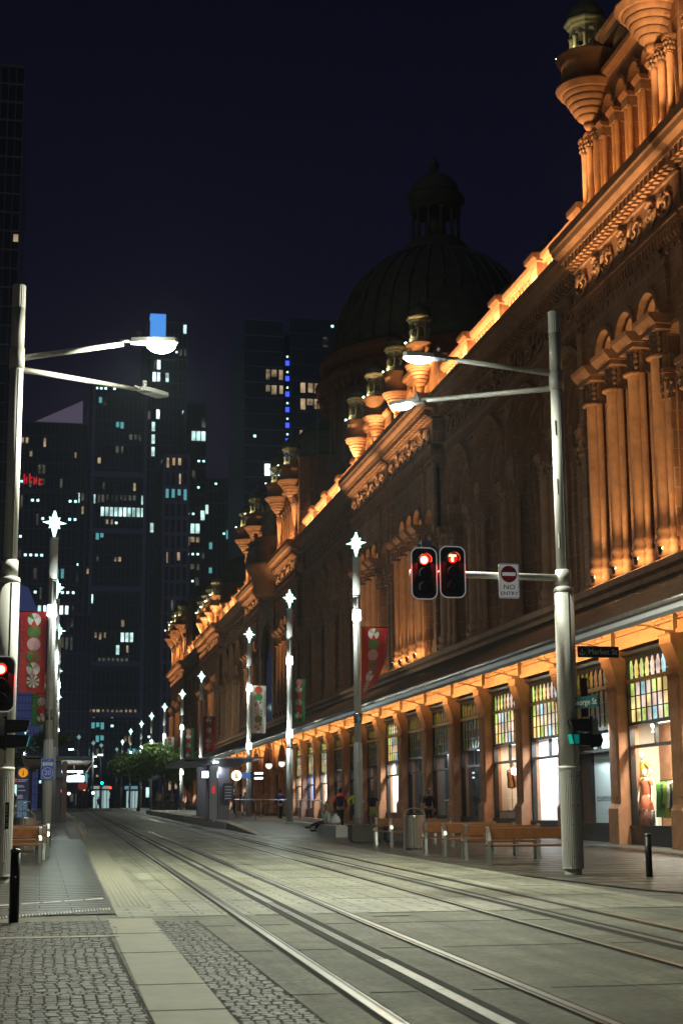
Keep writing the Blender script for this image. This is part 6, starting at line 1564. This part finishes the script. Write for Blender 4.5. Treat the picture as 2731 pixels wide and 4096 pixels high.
m_.build('wall_grid',[mat('blue_grid',(.02,.02,.05),.5)],T11)
T12=tower('dim blue grey block behind the left star poles, right of the blue lit building',.6,7.6,250,33,10,10,0,tw_f2,.12,[],8,kinds=('dimw','dimw','teal'),seed=25)
# street end: lit shopfronts and signs
for i,(x,y,w_,h_,k) in enumerate(((2.6,268,3.0,3.4,'white'),(6.4,285,4.4,3.0,'teal'),(11.2,290,3.2,3.6,'cool'),(-2.5,215,2.2,3.2,'white'),(15.2,260,2.4,3.0,'cool'))):
    t=thing('far_shopfront','%s lit shopfront %s'%(('white','teal','pale green','white','pale')[i],('behind the left shelter screen','in the middle of the far street end','at the right of the far street end','behind the information pillar','behind the tree trunks')[i]),'shop',(x,y,zg(y)))
    m_=MB(); m_.box(-w_/2-.6,0,0,w_/2+.6,6,h_+2.4); m_.build('wall',[mat('far_wall',(.06,.06,.07),.7)],t)
    m_=MB(); m_.box(-w_/2,-.06,.3,w_/2,-.01,h_); m_.build('glazing',[glow('far_glaze_%s'%k,(.6,.9,.9),.55 if k!='white' else 1.3)],t)
    m_=MB(); m_.box(-w_/2-.2,-.12,h_+.3,w_/2+.2,-.02,h_+.8); m_.build('sign_band',[glow('far_band_%d'%(i%3),((.9,.15,.1),(.3,.7,.9),(.8,.9,.8))[i%3],.35)],t)
    m_=MB()
    for q in range(5): m_.box(-w_/2+q*w_/5,-.1,.3,-w_/2+q*w_/5+.12,-.02,h_)
    m_.build('glazing_bar',[darkm],t)
for i,(x,y,z,c,e_) in enumerate(((9.2,236,3.6,(0,.9,.75),6),(3.3,230,2.4,(1,.05,.05),5),(10.6,240,3.0,(1,.05,.02),4),(6.9,246,2.9,(1,.5,.05),4),(4.6,243,2.2,(1,.9,.8),6),(8.0,238,2.2,(.9,1,.9),5))):
    t=thing('distant_signal','%s light on a thin post at the street end, %s'%(('green','red','orange red','amber','white','pale white')[i],('before the tree','left of the centre','beside the tree','near the centre','behind the red','right of the amber one')[i]),'signal light',(x,y,zg(y)))
    m_=MB(); m_.cyl(0,0,0,z,.06,6); m_.box(-.2,0,z-.4,.2,.2,z+.5); m_.build('post',[darkm],t)
    m_=MB(); m_.sphere(0,-.05,z+.2,.2,8,6); m_.build('lens',[glow('sig_%d'%i,c,e_)],t)
sp_=thing('round_red_sign','round dull red sign on a pole at the far street end','sign',(6.3,232,zg(232))); m_=MB(); m_.cyl(0,.1,0,3.6,.07,6); m_.build('post',[pole_g],sp_); m_=MB(); m_.prism([(.7*math.cos(2*PI*q/20),3.4+.7*math.sin(2*PI*q/20)) for q in range(20)],'y',0,.05); m_.build('disc',[glow('dull_red_sign',(.4,.05,.05),.35)],sp_)
random.seed(5)
# weak fill sun added to lift the domes and walls
sl=bpy.data.lights.new('city_fill_sun','SUN'); sl.energy=.060; sl.angle=.6; sl.color=(.95,.88,.72)
so=bpy.data.objects.new('city_fill_sun',sl); C.objects.link(so); so.rotation_euler=Vector((.75,.45,-.42)).to_track_quat('-Z','Y').to_euler()
mb=MB(); mb.box(-120,-70,-12,140,480,145)
hz=bpy.data.materials.new('glow_haze'); hz.use_nodes=True; nt=hz.node_tree; nt.nodes.remove(nt.nodes['Principled BSDF'])
pv=nt.nodes.new('ShaderNodeVolumePrincipled'); pv.inputs['Density'].default_value=.00028; pv.inputs['Color'].default_value=(.72,.84,1,1); pv.inputs['Anisotropy'].default_value=.2  # thin haze added over the whole scene to give the lamps a halo
nt.links.new(pv.outputs[0],nt.nodes['Material Output'].inputs['Volume'])
o=mb.build('haze',[hz]); o['kind']='stuff'
sc.cycles.volume_bounces=0
